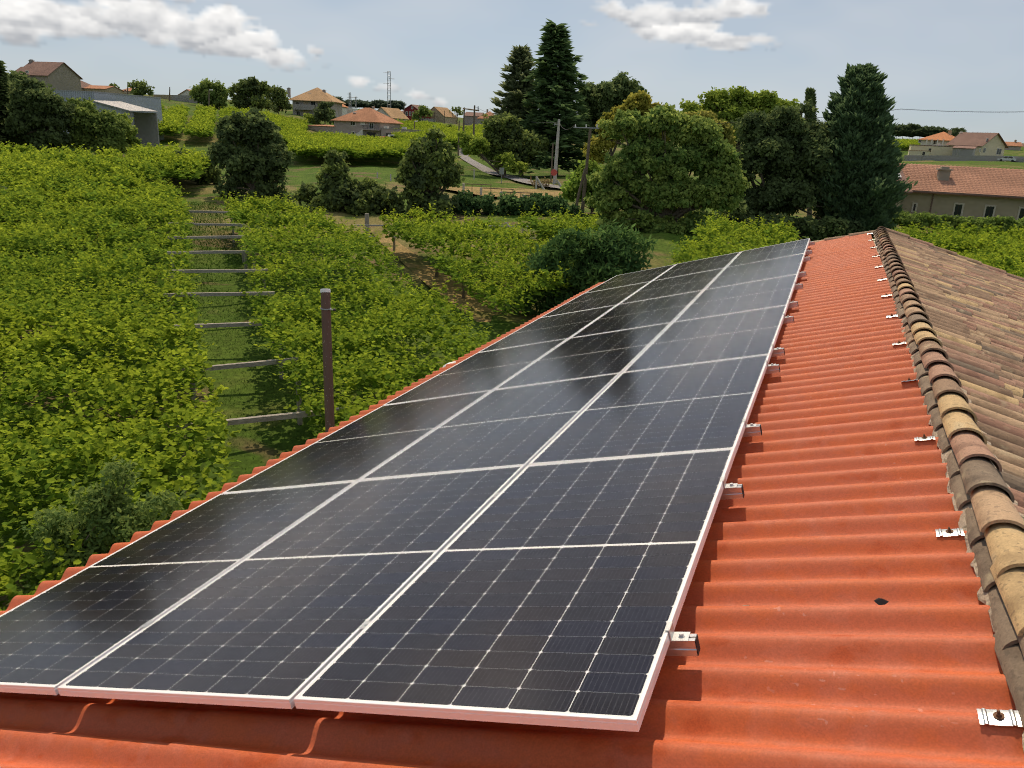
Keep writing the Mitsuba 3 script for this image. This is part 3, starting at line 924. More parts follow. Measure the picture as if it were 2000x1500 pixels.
# ------------------------------------------------------------------ trees and bushes
def leaf_shell(r, blobs, leaf, dens, c0, c1, tmpl=LEAF4, clump=(.17, .40), up=.35, tip=None):
    """Leaves on the surface of many small clumps that together fill the given ellipsoids (centre, radii)."""
    parts = []
    for cen, rad in blobs:
        cen, rad = np.asarray(cen, float), np.asarray(rad, float)
        lumps = []
        if rad.mean() > leaf * 5:
            for d in rnd_dir(r, 7):
                d[2] = abs(d[2]) if d[2] < -.5 else d[2]
                f = r.uniform(.40, .62)
                lumps.append((cen + d * rad * r.uniform(.42, .72), rad * f))
        else:
            lumps.append((cen, rad))
        for lc, lr in lumps:
            R = lr.mean()
            M = int(np.clip(5.5 * (R / max(R * .4, leaf * 1.8)) ** 1.7, 7, 26))
            dirs = rnd_dir(r, M)
            dirs[:, 2] = np.where(dirs[:, 2] < -.55, -dirs[:, 2], dirs[:, 2])
            cc = lc + dirs * lr * r.uniform(.5, 1.02, (M, 1))
            rr = R * r.uniform(.24, .46, M)
            lt = r.normal(0, .16)
            tint = lt + r.normal(0, .2, M)
            for a, b, t in zip(cc, rr, tint):
                n = int(max(8, dens * 3.4 * np.pi * b * b / (.42 * leaf * leaf)))
                d = rnd_dir(r, n)
                p = a + d * b * r.uniform(.5, 1.15, (n, 1)) * [1, 1, .82]
                nv = unit(d * .8 + rnd_dir(r, n) * .5 + [0, 0, up])
                dv = unit(rnd_dir(r, n) + [0, 0, -.35])
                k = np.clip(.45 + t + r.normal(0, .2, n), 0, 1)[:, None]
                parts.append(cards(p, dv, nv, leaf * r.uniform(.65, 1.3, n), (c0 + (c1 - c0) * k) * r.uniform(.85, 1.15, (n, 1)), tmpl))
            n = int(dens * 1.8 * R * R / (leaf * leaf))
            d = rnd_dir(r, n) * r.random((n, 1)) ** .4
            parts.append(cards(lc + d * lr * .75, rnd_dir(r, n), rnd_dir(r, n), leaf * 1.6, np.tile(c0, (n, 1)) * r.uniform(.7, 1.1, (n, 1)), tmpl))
    return parts


def px_blobs(blobs, D):
    out = []
    for b in blobs:
        x, y, rx, ry = b[:4]
        d = D + (b[4] if len(b) > 4 else 0)
        k = d / FOC
        out.append((at(x, y, d), np.array([rx * k, (rx + ry) / 2 * k, ry * k])))
    return out


def tree(name, label, cat, px, D, blobs, leaf, c0, c1, seed, dens=1.3, group=None, trunk=True, wood='bark', tr=None, tmpl=LEAF4, material='tree_leaf', **kw):
    r = np.random.default_rng(seed)
    bl = px_blobs(blobs, D)
    k = thing(name, label, cat, group)
    mesh, colr = join(leaf_shell(r, bl, leaf, dens, np.array(c0), np.array(c1), tmpl, **kw))
    scene[f'{k}__crown'] = mikit.ply(mesh, material, color=colr)
    TRI[0] += len(mesh[1])
    f = foot_at(px, D)
    top = max(bl, key=lambda b: b[1].mean())[0]
    m = MB()
    h = abs(top[2] - f[2]) + .3
    tr = tr or max(.09, .045 * h)
    s = np.linspace(0, 1, 7)[:, None]
    wob = r.normal(0, .02 * h, (7, 3)) * [1, 1, 0] * s
    line = f - [0, 0, .3] + (top - f) * s * [1, 1, 1] + wob
    if trunk:
        m.tube(line, np.linspace(tr, tr * .35, 7), 8)
    for c, rad in bl:
        for _ in range(3):
            t = r.integers(2, 5)
            e = c + rnd_dir(r, 1)[0] * rad * .6
            mid = (line[t] + e) / 2 + r.normal(0, .05 * h, 3)
            m.tube([line[t], mid, e], [tr * .42, tr * .28, tr * .1], 6)
    scene[f'{k}__trunk'] = mikit.ply(m.mesh(), wood, smooth=50)
    return k


def conifer(name, label, px, D, ytop, rad_px, seed, c0, c1, spray=.9, droop=.25, rise=0., low=.06, power=.85, group=None, sparse=1.0, leaders=((0, 1.0),)):
    """Trunk, whorled branches and flat needle sprays. rise > 0 sweeps the branches upwards as in a cypress."""
    r = np.random.default_rng(seed)
    k = thing(name, label, 'tree', group)
    f = foot_at(px, D)
    parts, wood = [], MB()
    for lx, hs in leaders:
        tip = at(px + lx, ytop, D)
        H = (tip[2] - f[2]) * hs
        base = f + [0, 0, 0]
        axis = (tip - f) * hs
        wood.tube([base - [0, 0, .3], base + axis * .5, base + axis], [.022 * H, .013 * H, .003 * H], 8)
        Rm = rad_px * D / FOC
        nb = int((170 if not rise > .5 else 330) * min(sparse, 1.2))
        for i in range(nb):
            t = low + (1 - low) * ((i + r.random()) / nb) ** .9
            L = Rm * ((1 - t) ** power * .98 + .03) * r.uniform(.6, 1.15) * (1 + .25 * math.sin(3.3 * i)) * (min(1, .62 + t * 2.2) if rise > .5 else 1)
            a = i * 2.399 + r.normal(0, .2)
            out = np.array([math.cos(a), math.sin(a), 0])
            p0 = base + axis * t
            s = np.linspace(.0, 1, 7)[:, None]
            br = p0 + out * L * s + np.array([0, 0, 1]) * (L * (rise * s ** 1.25 - droop * s ** 1.6 + .06 * s))
            wood.tube(br[[0, 3, 6]], [.010 * L + .012, .006 * L + .008, .004], 4, caps=False)
            n = int((16 + 46 * L / Rm) * (2.3 if rise > .5 else 1.3) / max(.6, min(1, sparse)))
            q = r.random(n) ** .75
            p = p0 + out * L * q[:, None] + np.array([0, 0, 1]) * (L * (rise * q ** 1.25 - droop * q ** 1.6 + .06 * q))[:, None]
            p = p + r.normal(0, .055 * L + .05, (n, 3)) * [1, 1, .55]
            sd = np.array([-out[1], out[0], 0])
            side = r.choice([-1, 1], n)[:, None]
            dv = unit(out * r.uniform(.35, 1.1, (n, 1)) + sd * side * r.uniform(.1, 1.0, (n, 1)) + [0, 0, rise * 1.2 - droop * .5] + rnd_dir(r, n) * .25)
            nv = unit(np.array([0, 0, 1.0]) + rnd_dir(r, n) * .7)
            kk = np.clip(.35 + .5 * q + r.normal(0, .2, n), 0, 1)[:, None]
            parts.append(cards(p, dv, nv, spray * r.uniform(.6, 1.25, n), np.array(c0) + (np.array(c1) - np.array(c0)) * kk, (SPRAY[0] * [1.6, 1, 1], SPRAY[1])))
    mesh, colr = join(parts)
    TRI[0] += len(mesh[1])
    scene[f'{k}__crown'] = mikit.ply(mesh, 'needle', color=colr)
    scene[f'{k}__trunk'] = mikit.ply(wood.mesh(), 'bark', smooth=50)
    return k


DARK0, DARK1 = (.095, .135, .060), (.185, .250, .090)
MID0, MID1 = (.140, .210, .060), (.270, .350, .090)
LIGHT0, LIGHT1 = (.200, .290, .050), (.360, .450, .080)
GOLD0, GOLD1 = (.27, .28, .05), (.46, .43, .09)

# left edge
conifer('conifer', 'dark slim conifer at the picture edge beside the broad dark trees', -6, 80, 118, 42, 1, DARK0, DARK1, spray=.7)
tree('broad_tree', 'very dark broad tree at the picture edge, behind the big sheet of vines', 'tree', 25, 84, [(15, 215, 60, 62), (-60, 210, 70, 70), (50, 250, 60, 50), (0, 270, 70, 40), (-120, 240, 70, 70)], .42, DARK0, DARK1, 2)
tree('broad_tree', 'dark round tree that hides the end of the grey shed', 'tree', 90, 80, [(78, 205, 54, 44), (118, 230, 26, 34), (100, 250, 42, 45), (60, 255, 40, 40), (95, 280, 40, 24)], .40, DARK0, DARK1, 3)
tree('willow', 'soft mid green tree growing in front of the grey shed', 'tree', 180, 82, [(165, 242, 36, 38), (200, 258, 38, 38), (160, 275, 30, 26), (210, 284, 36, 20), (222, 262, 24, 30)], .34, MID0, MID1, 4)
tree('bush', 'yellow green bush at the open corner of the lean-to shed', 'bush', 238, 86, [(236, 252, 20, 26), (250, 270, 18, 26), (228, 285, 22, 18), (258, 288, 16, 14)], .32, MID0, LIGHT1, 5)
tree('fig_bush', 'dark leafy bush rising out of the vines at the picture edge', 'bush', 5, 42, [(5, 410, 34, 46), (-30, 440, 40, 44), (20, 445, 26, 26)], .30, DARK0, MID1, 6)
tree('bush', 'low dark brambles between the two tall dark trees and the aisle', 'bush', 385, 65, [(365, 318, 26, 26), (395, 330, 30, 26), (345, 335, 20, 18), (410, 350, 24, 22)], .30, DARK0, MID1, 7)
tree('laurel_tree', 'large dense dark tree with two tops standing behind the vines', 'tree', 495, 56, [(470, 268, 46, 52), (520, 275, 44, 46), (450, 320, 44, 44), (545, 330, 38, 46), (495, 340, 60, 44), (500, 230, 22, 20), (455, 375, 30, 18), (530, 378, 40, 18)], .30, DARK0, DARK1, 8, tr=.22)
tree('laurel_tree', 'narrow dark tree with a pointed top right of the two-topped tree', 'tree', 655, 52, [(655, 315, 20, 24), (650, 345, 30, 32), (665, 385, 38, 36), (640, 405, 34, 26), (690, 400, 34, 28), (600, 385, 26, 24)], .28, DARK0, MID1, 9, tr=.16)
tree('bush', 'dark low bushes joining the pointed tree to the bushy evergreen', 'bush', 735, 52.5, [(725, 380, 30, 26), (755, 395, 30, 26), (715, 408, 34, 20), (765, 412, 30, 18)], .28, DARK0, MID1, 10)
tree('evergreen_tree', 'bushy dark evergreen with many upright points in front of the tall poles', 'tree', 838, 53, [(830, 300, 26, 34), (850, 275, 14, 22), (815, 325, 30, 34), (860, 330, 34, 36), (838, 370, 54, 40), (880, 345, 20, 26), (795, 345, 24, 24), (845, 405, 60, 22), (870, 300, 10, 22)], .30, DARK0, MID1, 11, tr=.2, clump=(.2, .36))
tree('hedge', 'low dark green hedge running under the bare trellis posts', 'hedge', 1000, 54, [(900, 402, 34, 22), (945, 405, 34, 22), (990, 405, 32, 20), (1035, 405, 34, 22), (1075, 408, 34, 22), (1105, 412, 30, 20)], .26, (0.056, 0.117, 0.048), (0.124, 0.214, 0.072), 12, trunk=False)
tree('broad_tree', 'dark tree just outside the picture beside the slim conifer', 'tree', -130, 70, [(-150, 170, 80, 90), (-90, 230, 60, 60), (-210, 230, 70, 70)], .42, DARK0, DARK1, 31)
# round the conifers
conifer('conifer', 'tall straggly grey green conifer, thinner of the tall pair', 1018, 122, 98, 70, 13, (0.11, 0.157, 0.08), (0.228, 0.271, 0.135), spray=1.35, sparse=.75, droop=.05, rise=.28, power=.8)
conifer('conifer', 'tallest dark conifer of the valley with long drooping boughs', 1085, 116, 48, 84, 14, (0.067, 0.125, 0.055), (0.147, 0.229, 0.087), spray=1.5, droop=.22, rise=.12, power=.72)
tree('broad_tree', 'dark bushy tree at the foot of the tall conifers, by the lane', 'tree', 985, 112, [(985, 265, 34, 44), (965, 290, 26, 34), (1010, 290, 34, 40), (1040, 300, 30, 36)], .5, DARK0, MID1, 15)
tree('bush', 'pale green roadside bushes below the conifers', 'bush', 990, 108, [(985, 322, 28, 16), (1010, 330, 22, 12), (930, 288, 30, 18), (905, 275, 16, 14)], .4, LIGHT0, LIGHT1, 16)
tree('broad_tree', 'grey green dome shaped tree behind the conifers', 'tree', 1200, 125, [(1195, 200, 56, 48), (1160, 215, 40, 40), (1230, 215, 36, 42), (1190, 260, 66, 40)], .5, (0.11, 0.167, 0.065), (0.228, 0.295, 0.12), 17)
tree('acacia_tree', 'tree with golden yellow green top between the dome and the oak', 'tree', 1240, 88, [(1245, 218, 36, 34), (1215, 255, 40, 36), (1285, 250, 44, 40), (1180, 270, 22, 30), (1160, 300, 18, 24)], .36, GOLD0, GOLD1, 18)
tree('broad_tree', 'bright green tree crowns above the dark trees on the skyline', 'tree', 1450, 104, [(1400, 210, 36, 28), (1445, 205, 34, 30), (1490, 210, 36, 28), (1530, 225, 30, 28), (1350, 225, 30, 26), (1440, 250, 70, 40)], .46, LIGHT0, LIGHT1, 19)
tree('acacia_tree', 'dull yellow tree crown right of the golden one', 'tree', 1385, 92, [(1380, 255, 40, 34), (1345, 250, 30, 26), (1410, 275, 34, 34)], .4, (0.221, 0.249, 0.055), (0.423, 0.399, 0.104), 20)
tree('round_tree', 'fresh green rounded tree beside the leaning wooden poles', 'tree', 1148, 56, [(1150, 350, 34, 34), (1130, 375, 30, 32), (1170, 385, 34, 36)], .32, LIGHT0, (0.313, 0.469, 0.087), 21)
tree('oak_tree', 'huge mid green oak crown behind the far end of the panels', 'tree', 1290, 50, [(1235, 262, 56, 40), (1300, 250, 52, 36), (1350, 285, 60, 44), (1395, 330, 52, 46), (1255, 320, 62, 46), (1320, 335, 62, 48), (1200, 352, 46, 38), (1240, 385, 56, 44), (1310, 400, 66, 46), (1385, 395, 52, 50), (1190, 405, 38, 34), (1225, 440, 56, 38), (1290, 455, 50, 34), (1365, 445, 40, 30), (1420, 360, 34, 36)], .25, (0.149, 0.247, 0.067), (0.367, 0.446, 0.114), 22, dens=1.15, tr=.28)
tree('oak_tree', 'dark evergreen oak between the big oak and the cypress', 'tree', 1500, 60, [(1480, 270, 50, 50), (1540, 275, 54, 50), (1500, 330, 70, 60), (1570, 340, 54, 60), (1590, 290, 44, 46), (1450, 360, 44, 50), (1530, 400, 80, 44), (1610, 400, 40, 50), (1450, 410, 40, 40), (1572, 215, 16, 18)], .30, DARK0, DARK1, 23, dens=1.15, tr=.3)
conifer('poplar_sapling', 'thin spire of a young tree poking above the dark oak', 1582, 70, 182, 9, 24, DARK0, DARK1, spray=.5, rise=.9, droop=0, low=.5, sparse=.5)
conifer('cypress', 'tall very dark cypress with ragged upswept tips beside the beige building', 1672, 60, 134, 74, 25, (0.061, 0.116, 0.067), (0.131, 0.206, 0.095), spray=.52, droop=0., rise=.66, low=.0, power=.60, sparse=1.6, leaders=((0, .98), (18, .99), (-26, .82)))
tree('undergrowth', 'dark undergrowth filling the foot of the tree belt behind the bright vines', 'bushes', 1520, 57, [(1395, 440, 36, 26), (1450, 445, 40, 24), (1510, 448, 44, 24), (1570, 450, 40, 24), (1625, 450, 40, 24), (1430, 425, 36, 26), (1660, 455, 30, 20)], .28, DARK0, DARK1, 45, trunk=False)
tree('fern_bush', 'big feathery dark bush close behind the eave of the roof', 'bush', 1135, 29, [(1120, 500, 66, 52), (1190, 520, 60, 50), (1075, 540, 52, 50), (1150, 560, 80, 50), (1235, 500, 46, 40), (1050, 590, 46, 36), (1190, 470, 40, 34), (1110, 610, 70, 40)], .22, (0.067, 0.139, 0.048), (0.147, 0.256, 0.072), 26, dens=1.2, tmpl=(SPRAY[0] * [1.5, 1.25, 1], SPRAY[1]), trunk=False)
tree('bush', 'small dark bush in the gap under the far trees', 'bush', 1350, 55, [(1335, 440, 30, 26), (1370, 430, 26, 22)], .24, DARK0, MID1, 27)
tree('hedge', 'shaggy green hedge under the windows of the long beige building', 'hedge', 1850, 66, [(1745, 432, 34, 16), (1800, 436, 34, 16), (1855, 440, 34, 15), (1905, 444, 34, 16), (1950, 448, 36, 20), (2000, 452, 40, 20), (2060, 458, 50, 22), (2130, 462, 50, 22)], .24, MID0, (0.277, 0.399, 0.08), 28, trunk=False)
tree('dry_brambles', 'brownish dry brambles along the edge of the tiled slope', 'brambles', 1850, 52, [(1800, 492, 30, 14), (1840, 505, 36, 16), (1890, 515, 34, 16), (1930, 530, 30, 14), (1870, 488, 24, 12)], .2, (0.221, 0.157, 0.072), (0.313, 0.295, 0.087), 29, trunk=False, dens=.9)
# bushes by the near wall of the house
tree('privet_bush', 'grey green oval leaved bush growing up beside the eave', 'bush', 190, 10.6, [(200, 1020, 70, 70), (130, 1080, 80, 70), (260, 1050, 60, 60), (160, 1130, 90, 60), (230, 950, 36, 50), (320, 990, 34, 40), (90, 1150, 70, 50)], .085, (0.158, 0.247, 0.076), (0.26, 0.34, 0.09), 30, dens=.6, tmpl=OVAL, tr=.05)
# hillside
for i, (lab, px, D, bl, lf, a, b) in enumerate([
        ('small dark round tree on the hill crest left of the bushy one', 222, 290, [(222, 172, 9, 9)], .8, DARK0, MID1),
        ('dark round tree on the hill crest above the vineyard strips', 277, 230, [(272, 172, 15, 14), (284, 178, 14, 12), (270, 184, 16, 10)], .7, DARK0, MID1),
        ('round mid green tree at the top of the vineyard strips', 410, 222, [(402, 180, 24, 20), (422, 184, 24, 20), (412, 198, 30, 14)], .7, MID0, MID1),
        ('large dark tree left of the tan roofed house', 490, 232, [(478, 185, 26, 26), (502, 180, 26, 26), (470, 205, 22, 18), (505, 208, 34, 18)], .75, DARK0, MID1),
        ('dark tree touching the wall of the tan roofed house', 545, 245, [(540, 195, 18, 22), (552, 208, 16, 16)], .75, DARK0, MID1),
        ('dark ball shaped tree in front of the tan roofed house', 635, 246, [(634, 218, 18, 18), (642, 230, 16, 14), (625, 230, 14, 14)], .75, DARK0, DARK1),
        ('light green shrub between the villa and the tan roofed house', 610, 246, [(606, 232, 14, 9), (616, 236, 10, 8)], .6, LIGHT0, LIGHT1),
        ('round tree beside the dark red house on the hill', 826, 300, [(822, 218, 14, 12), (834, 224, 14, 12), (812, 230, 10, 8)], 1.0, MID0, MID1),
        ('small round tree on the slope near the tall poles', 876, 240, [(874, 252, 13, 8), (884, 256, 10, 6)], .7, MID0, MID1),
        ('dark tree on the crest behind the pair of poles', 893, 330, [(893, 218, 11, 9)], 1.0, DARK0, MID1),
        ('bushes beside the flat grey house on the crest', 962, 330, [(950, 232, 12, 8), (972, 240, 12, 14)], .9, MID0, MID1)]):
    tree('hill_tree', lab, 'tree', px, D, bl, lf, a, b, 60 + i, group='trees on the far hillside', dens=1.1)
r = np.random.default_rng(5)
for i, x in enumerate(np.linspace(655, 778, 14)):
    h = r.uniform(10, 17) + (8 if i == 0 else 0)
    conifer('pine', 'small pine with painted blue haze, far row along the skyline behind the villa', x + r.uniform(-3, 3), 640, 214 - h * .9, r.uniform(8, 12), 90 + i, (0.074, 0.117, 0.087), (0.147, 0.201, 0.144), spray=3.2, droop=.0, rise=.2, low=.25, power=.45, group='far pines on the skyline', sparse=.22)  # needle colours carry the painted blue haze of the distance
for i, x in enumerate(np.linspace(1752, 1868, 12)):
    h = r.uniform(26, 36) - i * .6
    conifer('pine', 'dark pine in the row behind the orange roofed farmhouse', x + r.uniform(-3, 3), 430, 278 - h + i * .5, r.uniform(9, 13), 120 + i, (0.067, 0.104, 0.055), (0.124, 0.173, 0.087), spray=2.4, droop=.0, rise=.25, low=.3, power=.4, group='pines behind the farm', sparse=.3)


# ------------------------------------------------------------------ buildings
mat('roof_orange', lambda p, n, uv: mix((.31, .150, .085), (.37, .185, .108), noise(p.x * 2.2, p.y * 2.2, p.z * 5)) * (.85 + .3 * noise(p.x * .5, p.y * .5, 3)), .85, spec=.15)
mat('roof_tan', lambda p, n, uv: mix((.33, .215, .115), (.39, .255, .14), noise(p.x * 2.2, p.y * 2.2, p.z * 5)) * (.85 + .3 * noise(p.x * .5, p.y * .5, 3)), .85, spec=.15)
mat('roof_brown', lambda p, n, uv: mix((.17, .11, .092), (.22, .14, .115), noise(p.x * 2.2, p.y * 2.2, p.z * 5)) * (.85 + .3 * noise(p.x * .5, p.y * .5, 3)), .85, spec=.15)
mat('roof_dull', lambda p, n, uv: mix((.29, .16, .11), (.35, .195, .135), noise(p.x * 2.2, p.y * 2.2, p.z * 5)) * (.85 + .3 * noise(p.x * .5, p.y * .5, 3)), .85, spec=.15)
mat('roof_bright', lambda p, n, uv: mix((.42, .18, .085), (.48, .22, .11), noise(p.x * 2.2, p.y * 2.2, p.z * 5)), .85, spec=.15)


def plaster(key, c, rough=.9):
    lo, hi = tuple(.86 * x for x in c), tuple(1.1 * x for x in c)
    mat(key, lambda p, n, uv: mix(lo, hi, fbm(p.x * .5, p.y * .5, p.z * .8, 4)) * (.93 + .14 * noise(p.x * 4, p.y * 4, p.z * 4)), rough, spec=.15)
    return key


plaster('wall_beige', (.40, .33, .22))
plaster('wall_cream', (.60, .54, .38))
plaster('wall_white', (.62, .59, .53))
plaster('wall_grey', (.30, .285, .27))
plaster('wall_pinkish', (.40, .335, .29))
plaster('wall_concrete', (.34, .315, .28))
plaster('wall_red', (.20, .030, .034))
plaster('wall_stone', (.30, .27, .215))
mat('shed_metal', lambda p, n, uv: mix((.34, .37, .42), (.42, .44, .48), fbm(p.x * .8, p.y * .8, p.z * .3, 3)), .55, metallic=.25)
mat('shed_roof', lambda p, n, uv: mix((.27, .28, .29), (.33, .33, .33), fbm(p.x * .7, p.y * .7, p.z * .7, 3)), .6, metallic=.2)
mat('painted_opening_shade', (.07, .065, .06), .8)  # flat dark sheet: the shade inside the openings is painted into its colour
mat('window_glass', (.022, .028, .032), .08, spec=.6)
mat('window_white', (.68, .66, .60), .6)
mat('window_brown', (.045, .032, .024), .6)
mat('stone_frame', (.52, .46, .36), .85)
mat('rail_iron', (.05, .055, .065), .5)
mat('concrete_post', lambda p, n, uv: mix((.36, .34, .30), (.50, .47, .42), fbm(p.x * 3, p.y * 3, p.z * 3, 3)), .9, spec=.15)
mat('granite', lambda p, n, uv: mix((.22, .205, .18), (.36, .335, .29), noise(p.x * 25, p.y * 25, p.z * 25)) * (.8 + .4 * fbm(p.x * 2, p.y * 2, p.z * 2, 3)), .9, spec=.15)
mat('wood_pole', lambda p, n, uv: mix((.11, .085, .06), (.19, .155, .115), fbm(p.x * 8, p.y * 8, p.z * 1.5, 3)), .9, spec=.1)
mat('steel_grey', (.30, .31, .32), .5, metallic=.5)
mat('cable', (.05, .05, .055), .6)


def sheet_solid(tops, t):
    """A closed slab of thickness t under the given top faces (lists of points)."""
    pts, faces, key = [], [], {}
    for fc in tops:
        ids = []
        for p in fc:
            h = tuple(np.round(p, 4))
            if h not in key:
                key[h] = len(pts)
                pts.append(np.array(p, float))
            ids.append(key[h])
        faces.append(ids)
    n, f, edges = len(pts), [], {}
    for ids in faces:
        for a, b in zip(ids, ids[1:] + ids[:1]):
            edges[(a, b)] = edges.get((a, b), 0) + 1
        for i in range(1, len(ids) - 1):
            f.append([ids[0], ids[i], ids[i + 1]])
            f.append([ids[0] + n, ids[i + 1] + n, ids[i] + n])
    for a, b in edges:
        if (b, a) not in edges:
            f += [[a, a + n, b + n], [a, b + n, b]]
    v = np.vstack([pts, np.array(pts) - [0, 0, t]])
    return v, np.array(f)


class Building:
    def __init__(self, name, label, cat, A, B, depth, z_eave, z_ridge, roof, wall, roofmat, oh=.45, group=None, ribs=0., inset=None, base=None):
        self.k = thing(name, label, cat, group)
        A, B = np.array(A, float), np.array(B, float)
        self.x = unit(np.r_[(B - A)[:2], 0])
        self.y = np.array([-self.x[1], self.x[0], 0])
        if self.y @ FH < 0:
            self.y = -self.y
        self.w, self.d = float(np.linalg.norm((B - A)[:2])), depth
        corners = [A[:2], B[:2], A[:2] + self.y[:2] * depth, B[:2] + self.y[:2] * depth]
        z0 = min(float(gz(c[0], c[1])) for c in corners) - .5 if base is None else base
        self.o = np.r_[A[:2], 0.0]
        self.ze, self.zr, self.z0 = z_eave, z_ridge, z0
        w, d, ze, zr = self.w, depth, z_eave, z_ridge
        m = MB()
        top = []
        if roof == 'gable_y':      # gable wall faces the camera
            pr = [(0, z0), (w, z0), (w, ze), (w / 2, zr - .12), (0, ze)]
            v = [[x, y, z] for y in (0, d) for x, z in pr]
            m.add(v, [[0, 1, 2], [0, 2, 3], [0, 3, 4], [5, 7, 6], [5, 8, 7], [5, 9, 8]])
            m.add(v, [[i, i + 5, (i + 1) % 5 + 5, (i + 1) % 5] for i in range(5)])
            s = (zr - ze) / (w / 2)
            a, b = ze - oh * s, d + oh
            top = [[(-oh, -oh, a), (w / 2, -oh, zr), (w / 2, b, zr), (-oh, b, a)], [(w / 2, -oh, zr), (w + oh, -oh, a), (w + oh, b, a), (w / 2, b, zr)]]
        elif roof == 'gable_x':
            pr = [(0, z0), (d, z0), (d, ze), (d / 2, zr - .12), (0, ze)]
            v = [[x, y, z] for x in (0, w) for y, z in pr]
            m.add(v, [[0, 1, 2], [0, 2, 3], [0, 3, 4], [5, 7, 6], [5, 8, 7], [5, 9, 8]])
            m.add(v, [[i, i + 5, (i + 1) % 5 + 5, (i + 1) % 5] for i in range(5)])
            s = (zr - ze) / (d / 2)
            a = ze - oh * s
            if ribs:
                xs = np.arange(-oh, w + oh + 1e-6, ribs / 4)
                zz = np.array([0, .028, .052, .028])
                for y0, z_0, y1, z_1 in ((-oh, a, d / 2, zr), (d + oh, a, d / 2, zr)):
                    rows = []
                    L = 16
                    for i in range(L):
                        for e, dz in ((0, .03), (1, 0)):
                            t = (i + e) / L
                            rows.append([[x, y0 + (y1 - y0) * t, z_0 + (z_1 - z_0) * t + zz[k2 % 4] + dz] for k2, x in enumerate(xs)])
                    R_ = np.array(rows)
                    nr, nc = R_.shape[:2]
                    ii = np.arange(nr * nc).reshape(nr, nc)
                    qq = np.stack([ii[:-1, :-1], ii[:-1, 1:], ii[1:, 1:], ii[1:, :-1]], -1).reshape(-1, 4)
                    self._ribs = getattr(self, '_ribs', MB())
                    self._ribs.add(R_.reshape(-1, 3), qq)
            top = [[(-oh, -oh, a), (w + oh, -oh, a), (w + oh, d / 2, zr), (-oh, d / 2, zr)], [(-oh, d / 2, zr), (w + oh, d / 2, zr), (w + oh, d + oh, a), (-oh, d + oh, a)]]
        elif roof in ('hip', 'pyramid'):
            m.box([0, 0, z0], [w, d, ze])
            i = (d / 2 if inset is None else inset) if roof == 'hip' else w / 2
            i = min(i, w / 2)
            s = (zr - ze) / (d / 2)
            a = ze - oh * s
            P = [(-oh, -oh, a), (w + oh, -oh, a), (w + oh, d + oh, a), (-oh, d + oh, a)]
            r0, r1 = (i, d / 2, zr), (w - i, d / 2, zr)
            if w - 2 * i < .05:
                r1 = r0
                top = [[P[0], P[1], r0], [P[1], P[2], r0], [P[2], P[3], r0], [P[3], P[0], r0]]
            else:
                top = [[P[0], P[1], r1, r0], [P[1], P[2], r1], [P[2], P[3], r0, r1], [P[3], P[0], r0]]
        elif roof == 'flat':
            m.box([0, 0, z0], [w, d, ze])
            top = [[(-oh, -oh, zr), (w + oh, -oh, zr), (w + oh, d + oh, zr), (-oh, d + oh, zr)]]
        else:                      # a single slope falling towards the camera
            v = [[x, y, z] for x in (0, w) for y, z in ((0, z0), (d, z0), (d, zr - .1), (0, ze))]
            m.add(v, [[0, 1, 2, 3], [4, 7, 6, 5]]).add(v, [[i, i + 4, (i + 1) % 4 + 4, (i + 1) % 4] for i in range(4)])
            s = (zr - ze) / d
            top = [[(-oh, -oh, ze - oh * s + .06), (w + oh, -oh, ze - oh * s + .06), (w + oh, d + oh, zr + oh * s), (-oh, d + oh, zr + oh * s)]]
        self.M = frame_matrix(self.x, self.y, [0, 0, 1], self.o)
        scene[f'{self.k}__wall'] = mikit.ply(moved(m.mesh(), self.M), wall)
        self.roof = put('roof', moved(sheet_solid(top, .16), self.M), roofmat, self.k)
        if ribs:
            put('tile_field', moved(self._ribs.mesh(), self.M), roofmat, self.roof)
            stuff(f'{self.roof}__tile_field')

    def local(self, px, py, face='f', off=0.):
        """Where the line of sight meets a wall plane: front 'f', right side 'r', left side 'l', roof plane by height 'z'."""
        d = at(px, py, 1.0) - EYE
        nrm, q = {'f': (self.y, self.o + self.y * off), 'r': (self.x, self.o + self.x * self.w), 'l': (self.x, self.o)}[face]
        p = EYE + d * (((q - EYE) @ nrm) / (d @ nrm))
        return np.array([(p - self.o) @ self.x, (p - self.o) @ self.y, p[2]])

    def box(self, name, lo, hi, m, parent=None):
        return put(name, moved(MB().box(lo, hi).mesh(), self.M), m, parent or self.k)

    def win(self, x0, y0, x1, y1, face='f', frame='window_white', pane='window_glass', name='window', border=.12, cross=True, proud=.05):
        a, b = self.local(x0, y1, face), self.local(x1, y0, face)
        ax = 1 if face in 'rl' else 0
        u0, u1 = sorted((a[ax], b[ax]))
        z0, z1 = sorted((a[2], b[2]))
        sg = -1 if face in 'fl' else 1
        off = 0 if face in 'fl' else self.w

        def bx(mb, ua, ub, za, zb, p0, p1):
            p0, p1 = sorted((off + sg * p0, off + sg * p1))
            if ax == 0:
                mb.box([ua, p0, za], [ub, p1, zb])
            else:
                mb.box([p0, ua, za], [p1, ub, zb])
            return mb
        fm = MB()
        bx(fm, u0, u1, z1 - border, z1, -.05, proud)
        bx(fm, u0, u1, z0, z0 + border, -.05, proud + .02)
        bx(fm, u0, u0 + border, z0 + border, z1 - border, -.05, proud)
        bx(fm, u1 - border, u1, z0 + border, z1 - border, -.05, proud)
        k = put(name, moved(fm.mesh(), self.M), frame, self.k)
        pm = bx(MB(), u0 + border, u1 - border, z0 + border, z1 - border, -.06, .012)
        put('pane', moved(pm.mesh(), self.M), pane, k)
